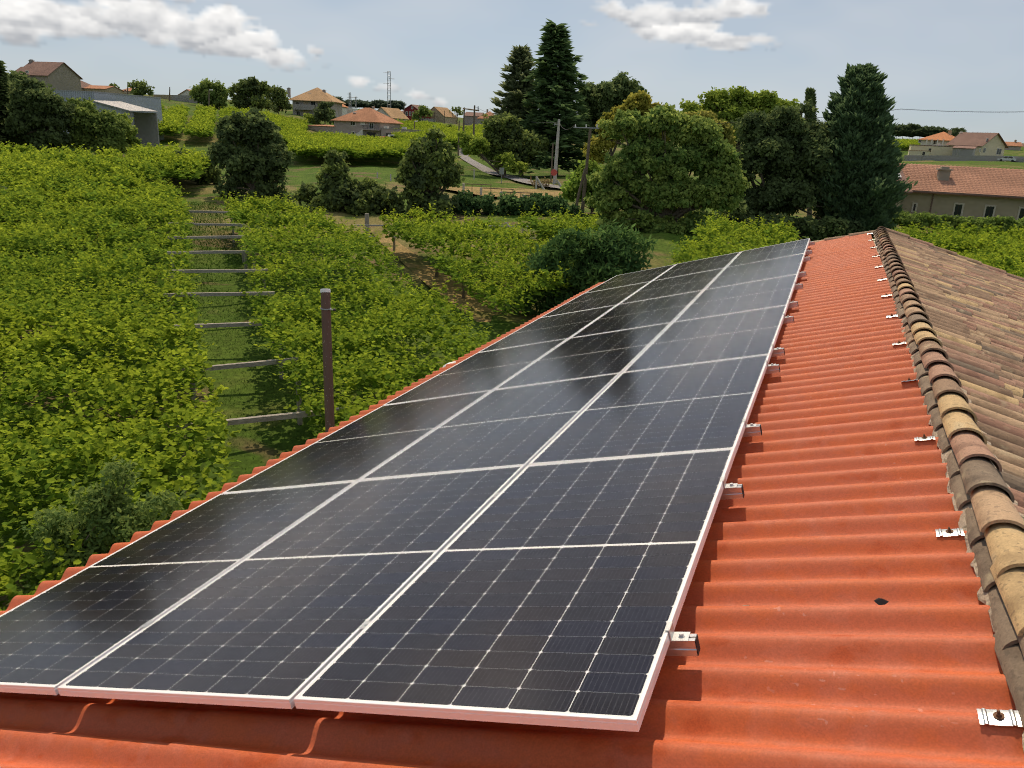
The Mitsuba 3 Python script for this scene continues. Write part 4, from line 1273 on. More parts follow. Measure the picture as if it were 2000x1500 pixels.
        if cross:
            cm = bx(MB(), (u0 + u1) / 2 - .035, (u0 + u1) / 2 + .035, z0 + border, z1 - border, .0, .03)
            put('mullion', moved(cm.mesh(), self.M), frame if frame != 'stone_frame' else 'window_brown', k)
        return k

    def chimney(self, px, ytop, ybot, wide, y=None, m='wall_grey', parent=None):
        yy = self.d / 2 if y is None else y
        a, b = self.local(px, ytop, 'f', yy), self.local(px, ybot, 'f', yy)
        mb = MB().box([a[0] - wide / 2, yy - wide / 2, b[2] - .4], [a[0] + wide / 2, yy + wide / 2, a[2] - .35]).box([a[0] - wide * .66, yy - wide * .66, a[2] - .35], [a[0] + wide * .66, yy + wide * .66, a[2] - .22])
        mb.box([a[0] - wide * .36, yy - wide * .36, a[2] - .22], [a[0] + wide * .36, yy + wide * .36, a[2] - .02])
        return put('chimney', moved(mb.mesh(), self.M), m, parent or self.roof)


def gp(px, D):
    return foot_at(px, D)


def zat(px, py, D):
    return float(at(px, py, D)[2])


# the long beige building on the right
A, B = gp(1750, 74.5), gp(2150, 70)
b = Building('house', 'long beige building with ribbed terracotta roof, stone window frames and a stone chimney', 'building', A, B, 11.5, zat(1900, 374, 73), zat(1880, 325, 78.5), 'gable_x', 'wall_beige', 'roof_dull', oh=.6, ribs=.36)
for x0, y0, x1, y1 in ((1779, 396, 1793, 414), (1858, 397, 1884, 424), (1918, 401, 1946, 428), (1984, 405, 2014, 432), (2060, 410, 2090, 438)):
    b.win(x0, y0, x1, y1, frame='stone_frame', border=.14)
b.chimney(1846, 325, 359, .95, y=2.6, m='wall_stone')
q = b.local(1822, 385)
b.box('drainpipe', [q[0] - .05, -.12, b.z0], [q[0] + .05, -.01, b.ze - .1], 'roof_brown')
b.box('gutter', [-.6, -.78, b.ze - .28], [b.w + .6, -.64, b.ze - .12], 'roof_brown')
A, B = gp(1700, 73.6), gp(1752, 73.2)
b2 = Building('house', 'low beige wing with brown roof and skylight joining the long beige building', 'building', A, B, 12, zat(1735, 365, 73.3), zat(1780, 319, 79), 'gable_x', 'wall_beige', 'roof_brown', oh=.7)
for x0, y0, x1, y1 in ((1722, 390, 1736, 407), (1703, 388, 1713, 404)):
    b2.win(x0, y0, x1, y1, frame='window_brown', border=.1)
e2 = b2.local(1740, 345, 'f', 2.8)
rm = MB().box([-.8, -.5, 0], [.8, .5, .12])
sl = math.atan2(b2.zr - b2.ze, b2.d / 2)
Rm = np.eye(4)
Rm[1:3, 1:3] = [[math.cos(sl), -math.sin(sl)], [math.sin(sl), math.cos(sl)]]
Rm[:3, 3] = [e2[0], 2.6, b2.ze + 2.6 * math.tan(sl) + .03]
put('skylight', moved(rm.mesh(), b2.M @ Rm), 'galvanised', b2.roof)

# farm on the right hill
A, B = gp(1793, 258), gp(1858, 252)
h = Building('house', 'white farmhouse with bright orange hip roof and a columned porch', 'house', A, B, 11, zat(1825, 271, 255), zat(1825, 257, 261), 'hip', 'wall_white', 'roof_bright', oh=.9)
h.win(1793, 272, 1801, 279, frame='window_white')
h.win(1822, 274, 1832, 282, frame='window_white', pane='painted_opening_shade')
for px in (1812, 1822, 1833, 1844):
    q = h.local(px, 275)
    h.box('column', [q[0] - .16, -1.3, h.z0], [q[0] + .16, -1.0, h.ze - .15], 'wall_white')
h.box('porch_rail', [3.2, -1.28, h.z0 + 1.2], [h.w - .4, -1.2, h.z0 + 2.3], 'wall_white')
h.chimney(1856, 254, 262, .9, m='wall_beige')
A, B = gp(1848, 249), gp(1912, 240)
g = Building('house', 'big cream gabled house with brown roof and white chimney on the right hill', 'house', A, B, 12, zat(1885, 281, 240), zat(1912, 259, 246), 'gable_x', 'wall_cream', 'roof_brown', oh=.7)
g.chimney(1878, 257, 264, .9, m='wall_white')
for x0, y0, x1, y1 in ((1919, 289, 1926, 298), (1945, 290, 1957, 302), (1925, 270, 1931, 279), (1912, 290, 1916, 297)):
    g.win(x0, y0, x1, y1, face='r', frame='window_white', border=.1)
A, B = gp(1775, 243), gp(1857, 239)
s_ = Building('shed', 'low cream flat roofed shed below the orange roofed farmhouse', 'shed', A, B, 6, zat(1830, 286, 242), zat(1830, 284.5, 242), 'flat', 'wall_cream', 'roof_brown', oh=.15)
s_.win(1813, 290, 1819, 297, frame='window_brown')
s_.chimney(1835, 280, 286, .6, y=2, m='wall_white')
A, B = gp(1857, 235), gp(1897, 232)
s2 = Building('shed', 'grey lean-to garage with brown roof edge against the cream gabled house', 'shed', A, B, 5, zat(1876, 289, 231), zat(1876, 285, 236), 'shed', 'wall_grey', 'roof_brown', oh=.3)
s2.win(1866, 291, 1874, 306, frame='wall_grey', pane='wall_concrete', name='door', cross=False)
A, B = gp(1773, 236), gp(1813, 234)
s3 = Building('shed', 'small cream hut with flat roof at the end of the farm sheds', 'shed', A, B, 4, zat(1793, 295, 236), zat(1793, 293.5, 236), 'flat', 'wall_cream', 'roof_tan', oh=.15)
s3.win(1801, 297, 1807, 303, frame='window_brown')
A, B = gp(1960, 328), gp(1993, 326)
s4 = Building('house', 'small brownish house with orange roof beyond the gabled house', 'house', A, B, 8, zat(1975, 284, 325), zat(1975, 277, 330), 'gable_x', 'wall_pinkish', 'roof_orange', oh=.4)
s4.chimney(1984, 273, 280, .7, m='wall_stone')
A, B = gp(1990, 420), gp(2030, 415)
Building('house', 'distant low house with dark roof at the picture edge beyond the farm', 'house', A, B, 8, zat(2005, 287, 418), zat(2005, 280, 422), 'gable_x', 'wall_white', 'roof_brown', oh=.4)
# stone boundary wall in front of the farm, following the ground
k = thing('boundary_wall', 'long grey boundary wall below the farm on the right hill', 'wall')
wp = [gp(px, D) for px, D in ((1765, 226), (1800, 222), (1850, 218), (1900, 214), (1950, 209), (2000, 204), (2060, 198), (2150, 192))]
m = MB()
for a, b_ in zip(wp, wp[1:]):
    dx = unit((b_ - a) * [1, 1, 0])
    nn = np.array([-dx[1], dx[0], 0]) * .15
    v = [a - nn, a + nn, b_ + nn, b_ - nn]
    m.add([p - [0, 0, .5] for p in v] + [p + [0, 0, 1.5] for p in v], [[4, 5, 6, 7], [0, 1, 5, 4], [1, 2, 6, 5], [2, 3, 7, 6], [3, 0, 4, 7]])
scene[k] = mikit.ply(m.mesh(), 'wall_grey')

# the villa in the middle distance
A, B = gp(653, 226), gp(743, 222)
v_ = Building('house', 'villa with orange brown hip roof, white shutters, balcony and outside stairs', 'house', A, B, 13, zat(697, 234, 224), zat(697, 210, 231), 'hip', 'wall_pinkish', 'roof_orange', oh=.75)
v_.win(684, 237, 694, 245, pane='window_glass')
v_.win(704, 237, 713, 244, pane='window_white', cross=False, name='shutter')
v_.win(721, 240, 730, 252, name='balcony_door')
v_.win(686, 257, 693, 263)
v_.win(662, 256, 668, 259, pane='painted_opening_shade', cross=False)
v_.win(716, 258, 735, 271, frame='wall_pinkish', pane='painted_opening_shade', cross=False, name='garage_opening')
q0, q1, q2 = v_.local(713, 252), v_.local(745, 252), v_.local(698, 263)
bk = v_.box('balcony', [q0[0], -1.6, q0[2] - .25], [q1[0], 0, q0[2]], 'wall_pinkish')
m = MB().box([q0[0], -1.6, q0[2] + .95], [q1[0], -1.54, q0[2] + 1.02])
for t in np.linspace(q0[0], q1[0], 22):
    m.box([t - .02, -1.59, q0[2]], [t + .02, -1.55, q0[2] + .95])
put('railing', moved(m.mesh(), v_.M), 'rail_iron', bk)
m = MB()
for i in range(12):
    t = i / 12
    xx, zz = q2[0] + (q0[0] - q2[0]) * t, q2[2] + (q0[2] - q2[2]) * t
    m.box([xx, -1.5, v_.z0], [xx + (q0[0] - q2[0]) / 12, -.02, zz])
put('stairs', moved(m.mesh(), v_.M), 'wall_white', v_.k)
e2 = v_.local(693, 220, 'f', 3.5)
put('skylight', moved(MB().box([e2[0] - .5, 3.1, e2[2] - .15], [e2[0] + .5, 3.9, e2[2] + .12]).mesh(), v_.M), 'window_white', v_.roof)
A, B = gp(597, 232), gp(655, 226)
Building('shed', 'low pinkish grey outbuilding joined to the end of the villa', 'shed', A, B, 8, zat(626, 246, 229), zat(626, 243, 233), 'shed', 'wall_pinkish', 'roof_orange', oh=.2).win(637, 255, 641, 258, pane='painted_opening_shade', cross=False)
A, B = gp(744, 221), gp(801, 217)
t_ = Building('garage', 'flat roofed pinkish garage terrace beside the villa stairs', 'garage', A, B, 9, zat(772, 252.5, 219), zat(772, 251.5, 219), 'flat', 'wall_pinkish', 'wall_concrete', oh=.1)
t_.win(753, 260, 774, 273, frame='wall_pinkish', pane='painted_opening_shade', cross=False, name='garage_opening')
t_.win(792, 263, 799, 271, frame='window_white', pane='window_white', name='door', cross=False)
for px in (752, 787):
    q = t_.local(px, 250)
    t_.box('planter', [q[0] - .6, .3, t_.zr], [q[0] + .6, 1.0, t_.zr + .6], 'wall_white')

A, B = gp(572, 262), gp(648, 262)
h5 = Building('house', 'large two storey house under a wide tan hip roof with two grey chimneys', 'house', A, B, 14, zat(606, 193, 263), zat(606, 171, 270), 'hip', 'wall_concrete', 'roof_tan', oh=1.2)
h5.chimney(564, 171, 187, .9, y=4)
h5.chimney(633, 175, 188, .9, y=6)
e2 = h5.local(605, 182, 'f', 3.5)
put('skylight', moved(MB().box([e2[0] - .6, 3.1, e2[2] - .2], [e2[0] + .6, 3.9, e2[2] + .1]).mesh(), h5.M), 'window_white', h5.roof)
q0, q1 = h5.local(575, 212), h5.local(616, 212)
bk = h5.box('balcony', [q0[0], -1.5, q0[2] - .3], [q1[0], 0, q0[2] + 1.4], 'wall_grey')
for x0, y0, x1, y1 in ((578, 199, 584, 205), (592, 198, 603, 206), (607, 198, 616, 206), (579, 217, 586, 226), (592, 217, 604, 226)):
    h5.win(x0, y0, x1, y1, frame='wall_concrete', pane='window_glass' if x0 != 592 else 'wall_beige')
A, B = gp(645, 300), gp(668, 300)
Building('house', 'small house with bright orange roof peeping out behind the tan roofed house', 'house', A, B, 9, zat(656, 207, 301), zat(656, 198, 305), 'hip', 'wall_white', 'roof_bright', oh=.4)
A, B = gp(664, 310), gp(690, 310)
Building('house', 'low grey white house between the orange roof and the villa roof', 'house', A, B, 8, zat(676, 211, 311), zat(676, 208, 311), 'flat', 'wall_white', 'wall_grey', oh=.2).win(666, 213, 670, 218)
A, B = gp(727, 259), gp(764, 257)
w7 = Building('house', 'pale house with a cream gable behind the villa roof', 'house', A, B, 12, zat(745, 227, 258), zat(741, 209, 258), 'gable_y', 'wall_white', 'roof_tan', oh=.5)
w7.win(735, 218, 742, 231, pane='painted_opening_shade', name='door')
w7.chimney(729, 207, 213, .7, y=6, m='wall_pinkish')
A, B = gp(756, 300), gp(771, 300)
Building('house', 'bright orange roofed little house behind the pale gabled house', 'house', A, B, 7, zat(763, 226, 300), zat(763, 219, 303), 'hip', 'wall_cream', 'roof_bright', oh=.3).chimney(770, 213, 224, .7, m='wall_cream')
A, B = gp(789, 315), gp(818, 313)
r8 = Building('house', 'dark red house with white framed windows on the hill', 'house', A, B, 11, zat(803, 214, 314), zat(803, 204, 314), 'gable_y', 'wall_red', 'roof_brown', oh=.4)
for x0, y0, x1, y1 in ((792, 218, 797, 226), (799, 218, 803, 226), (805, 218, 808, 226), (803, 208, 807, 213)):
    r8.win(x0, y0, x1, y1, cross=False)
A, B = gp(775, 330), gp(792, 328)
Building('house', 'grey lean-to beside the dark red house', 'house', A, B, 8, zat(783, 220, 329), zat(783, 213, 333), 'shed', 'wall_grey', 'roof_brown', oh=.2)
A, B = gp(828, 326), gp(868, 322)
Building('house', 'plain beige gabled house half hidden by the round tree near the red house', 'house', A, B, 10, zat(848, 226, 324), zat(842, 208, 324), 'gable_y', 'wall_beige', 'roof_tan', oh=.3)
A, B = gp(808, 314), gp(850, 312)
Building('garden_wall', 'low grey wall running from the dark red house', 'wall', A, B, .4, zat(830, 232, 313), zat(830, 231, 313), 'flat', 'wall_grey', 'wall_grey', oh=.02)
A, B = gp(906, 343), gp(938, 342)
Building('house', 'flat grey house on the crest behind the pair of poles', 'house', A, B, 9, zat(920, 226, 342), zat(920, 219, 346), 'gable_x', 'wall_grey', 'roof_brown', oh=.3)
A, B = gp(932, 330), gp(962, 328)
h9 = Building('house', 'grey house with peach hip roof on the crest beside the tall conifers', 'house', A, B, 10, zat(948, 231, 329), zat(948, 217, 334), 'hip', 'wall_grey', 'roof_orange', oh=.3)
h9.win(951, 233, 955, 237, pane='painted_opening_shade', cross=False)
h9.chimney(952, 213, 220, .6, m='wall_stone')

# left hill
A, B = gp(36, 217), gp(97, 214)
h1 = Building('house', 'house on the left hilltop with brown saddle roof and small dormer', 'house', A, B, 11, zat(66, 145, 216), zat(60, 121, 222), 'gable_x', 'wall_stone', 'roof_brown', oh=.5)
h1.chimney(61, 116, 124, .9)
q0, q1 = h1.local(42, 150), h1.local(70, 150)
h1.box('balcony', [q0[0], -1.2, q0[2] - .9], [q1[0], 0, q0[2] - .1], 'roof_brown')
h1.win(50, 138, 56, 143, pane='window_glass')
A, B = gp(20, 225), gp(38, 224)
Building('house', 'lower brown roofed wing of the left hilltop house', 'house', A, B, 10, zat(30, 150, 226), zat(30, 131, 231), 'gable_x', 'wall_stone', 'roof_brown', oh=.4)
A, B = gp(96, 258), gp(140, 255)
Building('house', 'low house whose dark red roof slopes down beside the left hilltop house', 'house', A, B, 12, zat(120, 168, 256), zat(105, 150, 262), 'hip', 'wall_beige', 'roof_brown', oh=.4)
A, B = gp(138, 260), gp(206, 258)
Building('barn', 'long low barn with rusty roof along the left crest', 'barn', A, B, 9, zat(172, 172, 259), zat(172, 166, 263), 'gable_x', 'wall_beige', 'roof_orange', oh=.3)
A, B = gp(234, 271), gp(255, 270)
Building('ruin', 'small roofless looking hut with reddish roof on the left crest', 'hut', A, B, 7, zat(245, 177, 270), zat(245, 170, 273), 'hip', 'wall_beige', 'roof_orange', oh=.2).win(243, 175, 247, 180, pane='painted_opening_shade', cross=False)
A, B = gp(300, 238), gp(336, 236)
Building('garden_wall', 'pale wall of a plot on the left crest', 'wall', A, B, 5, zat(318, 186, 237), zat(318, 185, 237), 'flat', 'wall_beige', 'wall_beige', oh=.02)
A, B = gp(335, 236), gp(371, 232)
Building('garden_wall', 'dark grey wall right of the pale one on the left crest', 'wall', A, B, 5, zat(353, 187, 234), zat(353, 186, 234), 'flat', 'wall_grey', 'wall_grey', oh=.02)
A, B = gp(350, 260), gp(385, 258)
w4 = Building('house', 'small white gabled house with orange roof behind the grey wall', 'house', A, B, 9, zat(367, 185, 259), zat(358, 174, 259), 'gable_y', 'wall_white', 'roof_orange', oh=.3)
# grey metal shed and its lean-to
A, B = gp(92, 105), gp(195, 103.6)
sh = Building('shed', 'grey ribbed metal shed wall standing above the trees on the left', 'shed', A, B, 14, zat(150, 179, 104), zat(150, 178, 104), 'flat', 'shed_metal', 'shed_roof', oh=.05)
m = MB()
for x in np.arange(.2, sh.w, .33):
    m.box([x, -.05, sh.z0 + .1], [x + .11, -.004, sh.ze - .02])
stuff(put('rib', moved(m.mesh(), sh.M), 'shed_metal', sh.k))
A, B = gp(195, 102.4), gp(268, 101.4)
k = thing('lean_to', 'open fronted grey lean-to with pale metal roof beside the ribbed shed', 'shed')
x_ = unit((B - A) * [1, 1, 0])
y_ = np.array([-x_[1], x_[0], 0])
y_ = y_ if y_ @ FH > 0 else -y_
wd = np.linalg.norm((B - A)[:2])
Mx = frame_matrix(x_, y_, [0, 0, 1], np.r_[A[:2], 0])
za, zb = zat(230, 206, 100), zat(230, 215, 100)
roofp = [[(0, -.6, za + .5), (wd, -.6, zb), (wd, 5, zb + .12), (0, 5, za + .62)]]
put('roof', moved(sheet_solid(roofp, .12), Mx), 'shed_roof', k)
put('fascia', moved((np.array([[0, -.1, za - 1.6], [wd, -.1, zb - 1.6], [wd, -.1, zb - .1], [0, -.1, za + .38], [0, 0, za - 1.6], [wd, 0, zb - 1.6], [wd, 0, zb - .1], [0, 0, za + .38]]), np.array([[0, 1, 2], [0, 2, 3], [4, 6, 5], [4, 7, 6], [0, 4, 5], [0, 5, 1]])), Mx), 'shed_metal', k)
zg = float(gz(B[0], B[1]))
for xx in (.2, wd - .5):
    put('post', moved(MB().box([xx, -.25, zg - .5], [xx + .35, .1, zb - .1]).mesh(), Mx), 'wall_grey', k)
put('back_wall', moved(MB().box([0, 4.6, zg - 1], [wd, 4.8, zb - .1]).mesh(), Mx), 'wall_grey', k)


# ------------------------------------------------------------------ cars by the villa
def car(label, px, py, D, yaw, length, height, width, paint, van=False):
    k = thing('parked_car', label, 'car', 'cars parked by the villa')
    p = at(px, py, D)
    p[2] = float(gz(p[0], p[1]))
    M = frame_matrix([math.cos(yaw), math.sin(yaw), 0], [-math.sin(yaw), math.cos(yaw), 0], [0, 0, 1], p)
    L, H = length, height
    if van:
        prof = [(-L / 2, .35), (L / 2 - .1, .35), (L / 2, .6), (L / 2, .95), (L / 2 - .75, 1.15), (L / 2 - 1.35, H - .08), (L / 2 - 1.7, H), (-L / 2 + .12, H), (-L / 2, H - .3)]
        glass = [(L / 2 - 1.95, 1.15), (L / 2 - .95, 1.15), (L / 2 - 1.42, H - .18), (L / 2 - 1.95, H - .18)]
        glass2 = [(-L / 2 + .3, 1.15), (L / 2 - 2.1, 1.15), (L / 2 - 2.1, H - .2), (-L / 2 + .3, H - .2)]
    else:
        prof = [(-L / 2, .32), (L / 2, .32), (L / 2, .66), (L / 2 - .9, .84), (L / 2 - 1.6, H - .04), (L / 2 - 1.9, H), (-L / 2 + 1.0, H), (-L / 2 + .3, .95), (-L / 2, .85)]
        glass = [(-.1, .9), (L / 2 - 1.1, .9), (L / 2 - 1.68, H - .1), (-.1, H - .1)]
        glass2 = [(-L / 2 + .65, .95), (-.2, .9), (-.2, H - .1), (-L / 2 + 1.1, H - .1)]

    def ext(pr, y0, y1):
        n = len(pr)
        c = np.mean(pr, axis=0)
        v = [[x, y, z] for y in (y0, y1) for x, z in pr] + [[c[0], y0, c[1]], [c[0], y1, c[1]]]
        f = []
        for i in range(n):
            j = (i + 1) % n
            f += [[i, j, j + n], [i, j + n, i + n], [i, 2 * n, j], [i + n, j + n, 2 * n + 1]]
        return np.array(v), np.array(f)
    put('body', moved(ext(prof, -width / 2, width / 2), M), paint, k)
    for g_ in (glass, glass2):
        put('side_window', moved(ext(g_, -width / 2 - .012, width / 2 + .012), M), 'window_glass', k)
    a_, b_ = (prof[4], prof[5]) if van else (prof[3], prof[4])
    put('windscreen', moved((np.array([[a_[0] + .02, -width / 2 + .12, a_[1]], [a_[0] + .02, width / 2 - .12, a_[1]], [b_[0] + .02, width / 2 - .16, b_[1]], [b_[0] + .02, -width / 2 + .16, b_[1]]]), np.array([[0, 1, 2], [0, 2, 3]])), M), 'window_glass', k)
    for sx in (-1, 1):
        for sy in (-1, 1):
            w_ = MB().tube([[sx * (L / 2 - .8), sy * (width / 2 - .18), .32], [sx * (L / 2 - .8), sy * (width / 2 + .02), .32]], .32, 14)
            put('wheel', moved(w_.mesh(), M), 'rubber', k)
    for sy in (-1, 1):
        put('headlight', moved(MB().box([L / 2 - .06, sy * (width / 2 - .3) - .15, .62], [L / 2 + .015, sy * (width / 2 - .3) + .15, .78]).mesh(), M), 'window_white', k)


mat('paint_white', (.78, .78, .76), .25, spec=.6)
mat('paint_red', (.42, .05, .035), .25, spec=.6)
mat('paint_silver', (.55, .56, .58), .25, metallic=.4)
mat('paint_dark', (.05, .055, .06), .25, spec=.6)
ya = math.atan2(RIGHT[1], RIGHT[0])
car('white van parked before the dark garage opening of the villa', 775, 272, 212, ya + .35, 4.6, 2.05, 1.85, 'paint_white', True)
car('red car half hidden by vines next to the white van', 753, 271, 216, ya + .9, 4.0, 1.45, 1.7, 'paint_red')
car('silver car parked below the white window of the villa', 687, 267, 218, ya + .15, 4.3, 1.45, 1.75, 'paint_silver')
car('small greenish grey car at the wall end of the right hill farm', 1968, 305, 206, ya + 2.6, 4.2, 1.5, 1.75, 'paint_silver')


# ------------------------------------------------------------------ poles, wires, signs
def pole(name, label, cat, px_b, D, px_t, y_t, r0, r1, m, group=None, sink=.4):
    k = thing(name, label, cat, group)
    f = foot_at(px_b, D)
    t = at(px_t, y_t, D)
    scene[k] = mikit.ply(MB().tube([f - [0, 0, sink], (f + t) / 2, t], [r0, (r0 + r1) / 2, r1], 10).mesh(), m, smooth=40)
    return k, f, t


# brown pipe pole by the eave
k = thing('pole', 'brown pipe post with white cap and wire bracket standing close to the eave', 'post')
t = at(635.5, 569, 10.7)
f = at(646, 880, 10.7)
f = t + (f - t) * 3.0
pm = MB().tube([f, (t + f) / 2, t], .064, 20)
mat('brown_pipe', lambda p, n, uv: mix((.105, .055, .038), (.135, .075, .052), fbm(p.x * 6, p.y * 6, p.z * 2, 3)) + mi.Color3f(.35, .33, .3) * (smoothstep(.86, .9, noise(p.x * 70, p.y * 70, p.z * 45)) * .5), .55, spec=.35)
scene[k] = mikit.ply(pm.mesh(), 'brown_pipe', smooth=40)
put('cap', MB().tube([t - unit(f - t) * -.02, t - unit(f - t) * .018, t - unit(f - t) * .03], [.071, .071, .064], 20).mesh(), 'white_plastic', k, smooth=40)
c = t + unit(f - t) * .235
bm = MB()
g_ = np.linspace(0, 2 * np.pi, 17)
bm.tube([c + .069 * (math.cos(a) * np.array([1, 0, 0]) + math.sin(a) * np.array([0, 1, 0])) for a in g_], .009, 6, caps=False)
bm.tube([c - FH * .05 + LH * .05, c - FH * .07 + LH * .10, c - FH * .07 + LH * .135], .008, 6)
bk = put('bracket', bm.mesh(), 'steel_grey', k, smooth=40)
put('insulator', MB().tube([c - FH * .07 + LH * .12, c - FH * .07 + LH * .15], [.022, .018], 10).mesh(), 'rubber', bk, smooth=40)

# stone beams laid across the grassy aisle and over the vines
BEAMS = [((413, 825), (627, 801)), ((424, 713), (535, 705)), ((396, 634), (504, 629)), ((368, 573), (490, 571)), ((368, 528), (482, 526)), ((366, 491), (466, 490)), ((364, 462), (450, 461)), ((362, 437), (446, 436)), ((358, 412), (430, 412))]
BL = ['first stone beam across the grassy aisle, counting from the brown post', 'second stone beam across the grassy aisle from the brown post', 'third stone beam across the grassy aisle from the brown post', 'fourth stone beam across the grassy aisle from the brown post', 'fifth stone beam across the grassy aisle from the brown post',
      'sixth stone beam across the grassy aisle from the brown post', 'seventh stone beam across the grassy aisle from the brown post', 'eighth stone beam across the grassy aisle from the brown post', 'last stone beam across the grassy aisle, below the two-topped dark tree']
r = np.random.default_rng(8)
for (a, b_), lab in zip(BEAMS, BL):
    k = thing('pergola_beam', lab, 'beam', 'stone beams across the aisle')
    p0, p1 = meet(*a, lift=1.75), meet(*b_, lift=1.75)
    ax = unit((p1 - p0) * [1, 1, 0])
    mid = (p0 + p1) / 2
    mid[2] = (p0[2] + p1[2]) / 2 - .04
    hl = np.linalg.norm(p1 - p0) / 2 + .7
    nn = np.array([-ax[1], ax[0], 0])
    put('lintel', moved(MB().box([-hl, -.045, -.05], [hl, .045, .05]).mesh(), frame_matrix(ax, nn, [0, 0, 1], mid)), 'granite', k)
    for s in (-1, 1):
        q = mid + ax * s * (hl - .15)
        g0 = float(gz(q[0], q[1]))
        put('post', moved(MB().box([-.05, -.05, g0 - .2], [.05, .05, mid[2] - .05]).mesh(), frame_matrix(ax, nn, [0, 0, 1], [q[0], q[1], 0])), 'granite', k)


def stone_post(label, px, y_b, y_t, wpx, m='granite', name='vine_post', group='posts of the loose vines'):
    k = thing(name, label, 'post', group)
    p = meet(px, y_b)
    D = depth_of(p)
    t = at(px, y_t, D)
    w = wpx * D / FOC / 2
    scene[k] = mikit.ply(moved(MB().box([-w, -w, -.2], [w, w, t[2] - p[2]]).mesh(), frame_matrix(LH, FH, [0, 0, 1], p)), m)
    return p, t


P0, _ = stone_post('thick stone post at the head of the vines below the pointed dark tree', 717, 452, 416, 7)
stone_post('thin stone post in the dry earth below the thick one', 770, 492, 462, 4)
stone_post('squat dark post beside the strip of dry earth', 853, 546, 516, 6, 'wood_pole')
stone_post('slim pale post in the last row of loose vines', 948, 500, 468, 3)
stone_post('dark post half way along the strip of dry earth', 905, 585, 540, 5, 'wood_pole')
stone_post('pale vine trunk post nearest the eave', 966, 614, 560, 4, 'pale_bark')
P1, T1 = stone_post('slim upright post joined to the slanting stone brace', 1020, 474, 444, 4)
stone_post('stone post at the far end of the top wire', 1085, 455, 426, 4)
k = thing('brace', 'slanting stone brace leaning against the wire fence of the vines', 'brace', 'posts of the loose vines')
D = depth_of(P1)
scene[k] = mikit.ply(MB().tube([at(985, 433, D), at(1018, 464, D)], .07, 4).mesh(), 'concrete_post')
for lab, y0, y1 in (('upper rail of the wire fence behind the loose vines', 440, 443), ('lower rail of the wire fence behind the loose vines', 462, 466)):
    k = thing('fence_rail', lab, 'rail')
    scene[k] = mikit.ply(MB().tube([at(690, y0, D), at(1115, y1, D)], .035, 6).mesh(), 'steel_grey', smooth=40)
stone_post('short white post standing at the top edge of the big vine sheet', 118, 318, 302, 5, 'concrete_post', group=None)
k = thing('fence_rail', 'thin rail beside the short white post under the dark trees', 'rail')
D = depth_of(meet(118, 318))
scene[k] = mikit.ply(MB().tube([at(70, 302, D), at(119, 303, D)], .06, 6).mesh(), 'wood_pole', smooth=40)

# bare trellis on the dry plot
NAMES = ['first', 'second', 'third', 'fourth']
for i, (px, yb, yt, x2, y2) in enumerate(((905, 384, 358, 960, 361), (939, 390, 366, 1003, 370), (978, 398, 374, 1040, 377), (1022, 404, 380, 1088, 386))):
    k = thing('trellis_frame', f'{NAMES[i]} white topped trellis frame on the dry plot, counting from the evergreen', 'trellis', 'empty trellis frames on the dry plot')
    p = meet(px, yb)
    D = depth_of(p)
    t = at(px, yt, D)
    put('post', moved(MB().box([-.11, -.11, -.3], [.11, .11, t[2] - p[2]]).mesh(), frame_matrix(LH, FH, [0, 0, 1], p)), 'concrete_post', k)
    e = at(x2, y2, D + 4)
    put('rail', MB().tube([t - [0, 0, .05], e], .05, 6).mesh(), 'wood_pole', k)
    for s in (.3, .62, .98):
        q = t + (e - t) * s
        put('stake', MB().tube([[q[0], q[1], float(gz(q[0], q[1])) - .2], q], .035, 5).mesh(), 'wood_pole', k)
for lab, a, b_, rr in (('pale slanting prop beside the dry reeds at the lane', (1047, 345), (1064, 373), .13), ('pale slanting prop right of the concrete lamp pole', (1088, 352), (1102, 375), .13), ('short upright white stake between the slanting props', (1048, 347), (1047, 370), .1)):
    k = thing('prop', lab, 'prop')
    scene[k] = mikit.ply(MB().tube([at(*a, 92), at(*b_, 92)], rr, 6).mesh(), 'concrete_post')
tree('dry_reeds', 'tuft of dry straw coloured reeds between the props at the lane', 'reeds', 1055, 95, [(1045, 358, 14, 12), (1065, 360, 14, 12)], .5, (.16, .12, .06), (.26, .20, .10), 44, trunk=False, dens=.9, tmpl=SPRAY)

k, f, t = pole('lamp_pole', 'tall pale concrete pole with a small street lamp beside the lane', 'pole', 1083, 100, 1092, 233, .26, .15, 'concrete_post')
a = at(1091, 247, 100)
put('lamp', MB().tube([a, at(1087, 243, 99.5), at(1083, 243, 99)], [.06, .05, .11], 8).mesh(), 'steel_grey', k, smooth=40)
pole('pole', 'thin grey pole just left of the concrete lamp pole', 'pole', 1076, 101, 1080, 280, .11, .09, 'wood_pole')
k = thing('road_sign', 'red octagonal road sign at the foot of the concrete lamp pole', 'sign')
p = at(1082, 337, 98)
g0 = float(gz(p[0], p[1]))
put('post', MB().tube([[p[0], p[1], g0 - .2], [p[0], p[1], p[2] + .3]], .04, 8).mesh(), 'steel_grey', k)
mat('sign_red', (.55, .10, .08), .5)
put('plate', MB().tube([p - FH * .10, p - FH * .06], .42, 8).mesh(), 'sign_red', k)
k = thing('road_sign', 'grey back of a square road sign beside the lane', 'sign')
p = at(980, 334, 100)
g0 = float(gz(p[0], p[1]))
put('post', MB().tube([[p[0], p[1], g0 - .2], [p[0], p[1], p[2] + .2]], .045, 8).mesh(), 'steel_grey', k)
put('plate', moved(MB().box([-.3, -.03, -.4], [.3, .0, .4]).mesh(), frame_matrix(LH, FH, [0, 0, 1], p - FH * .06)), 'steel_grey', k)
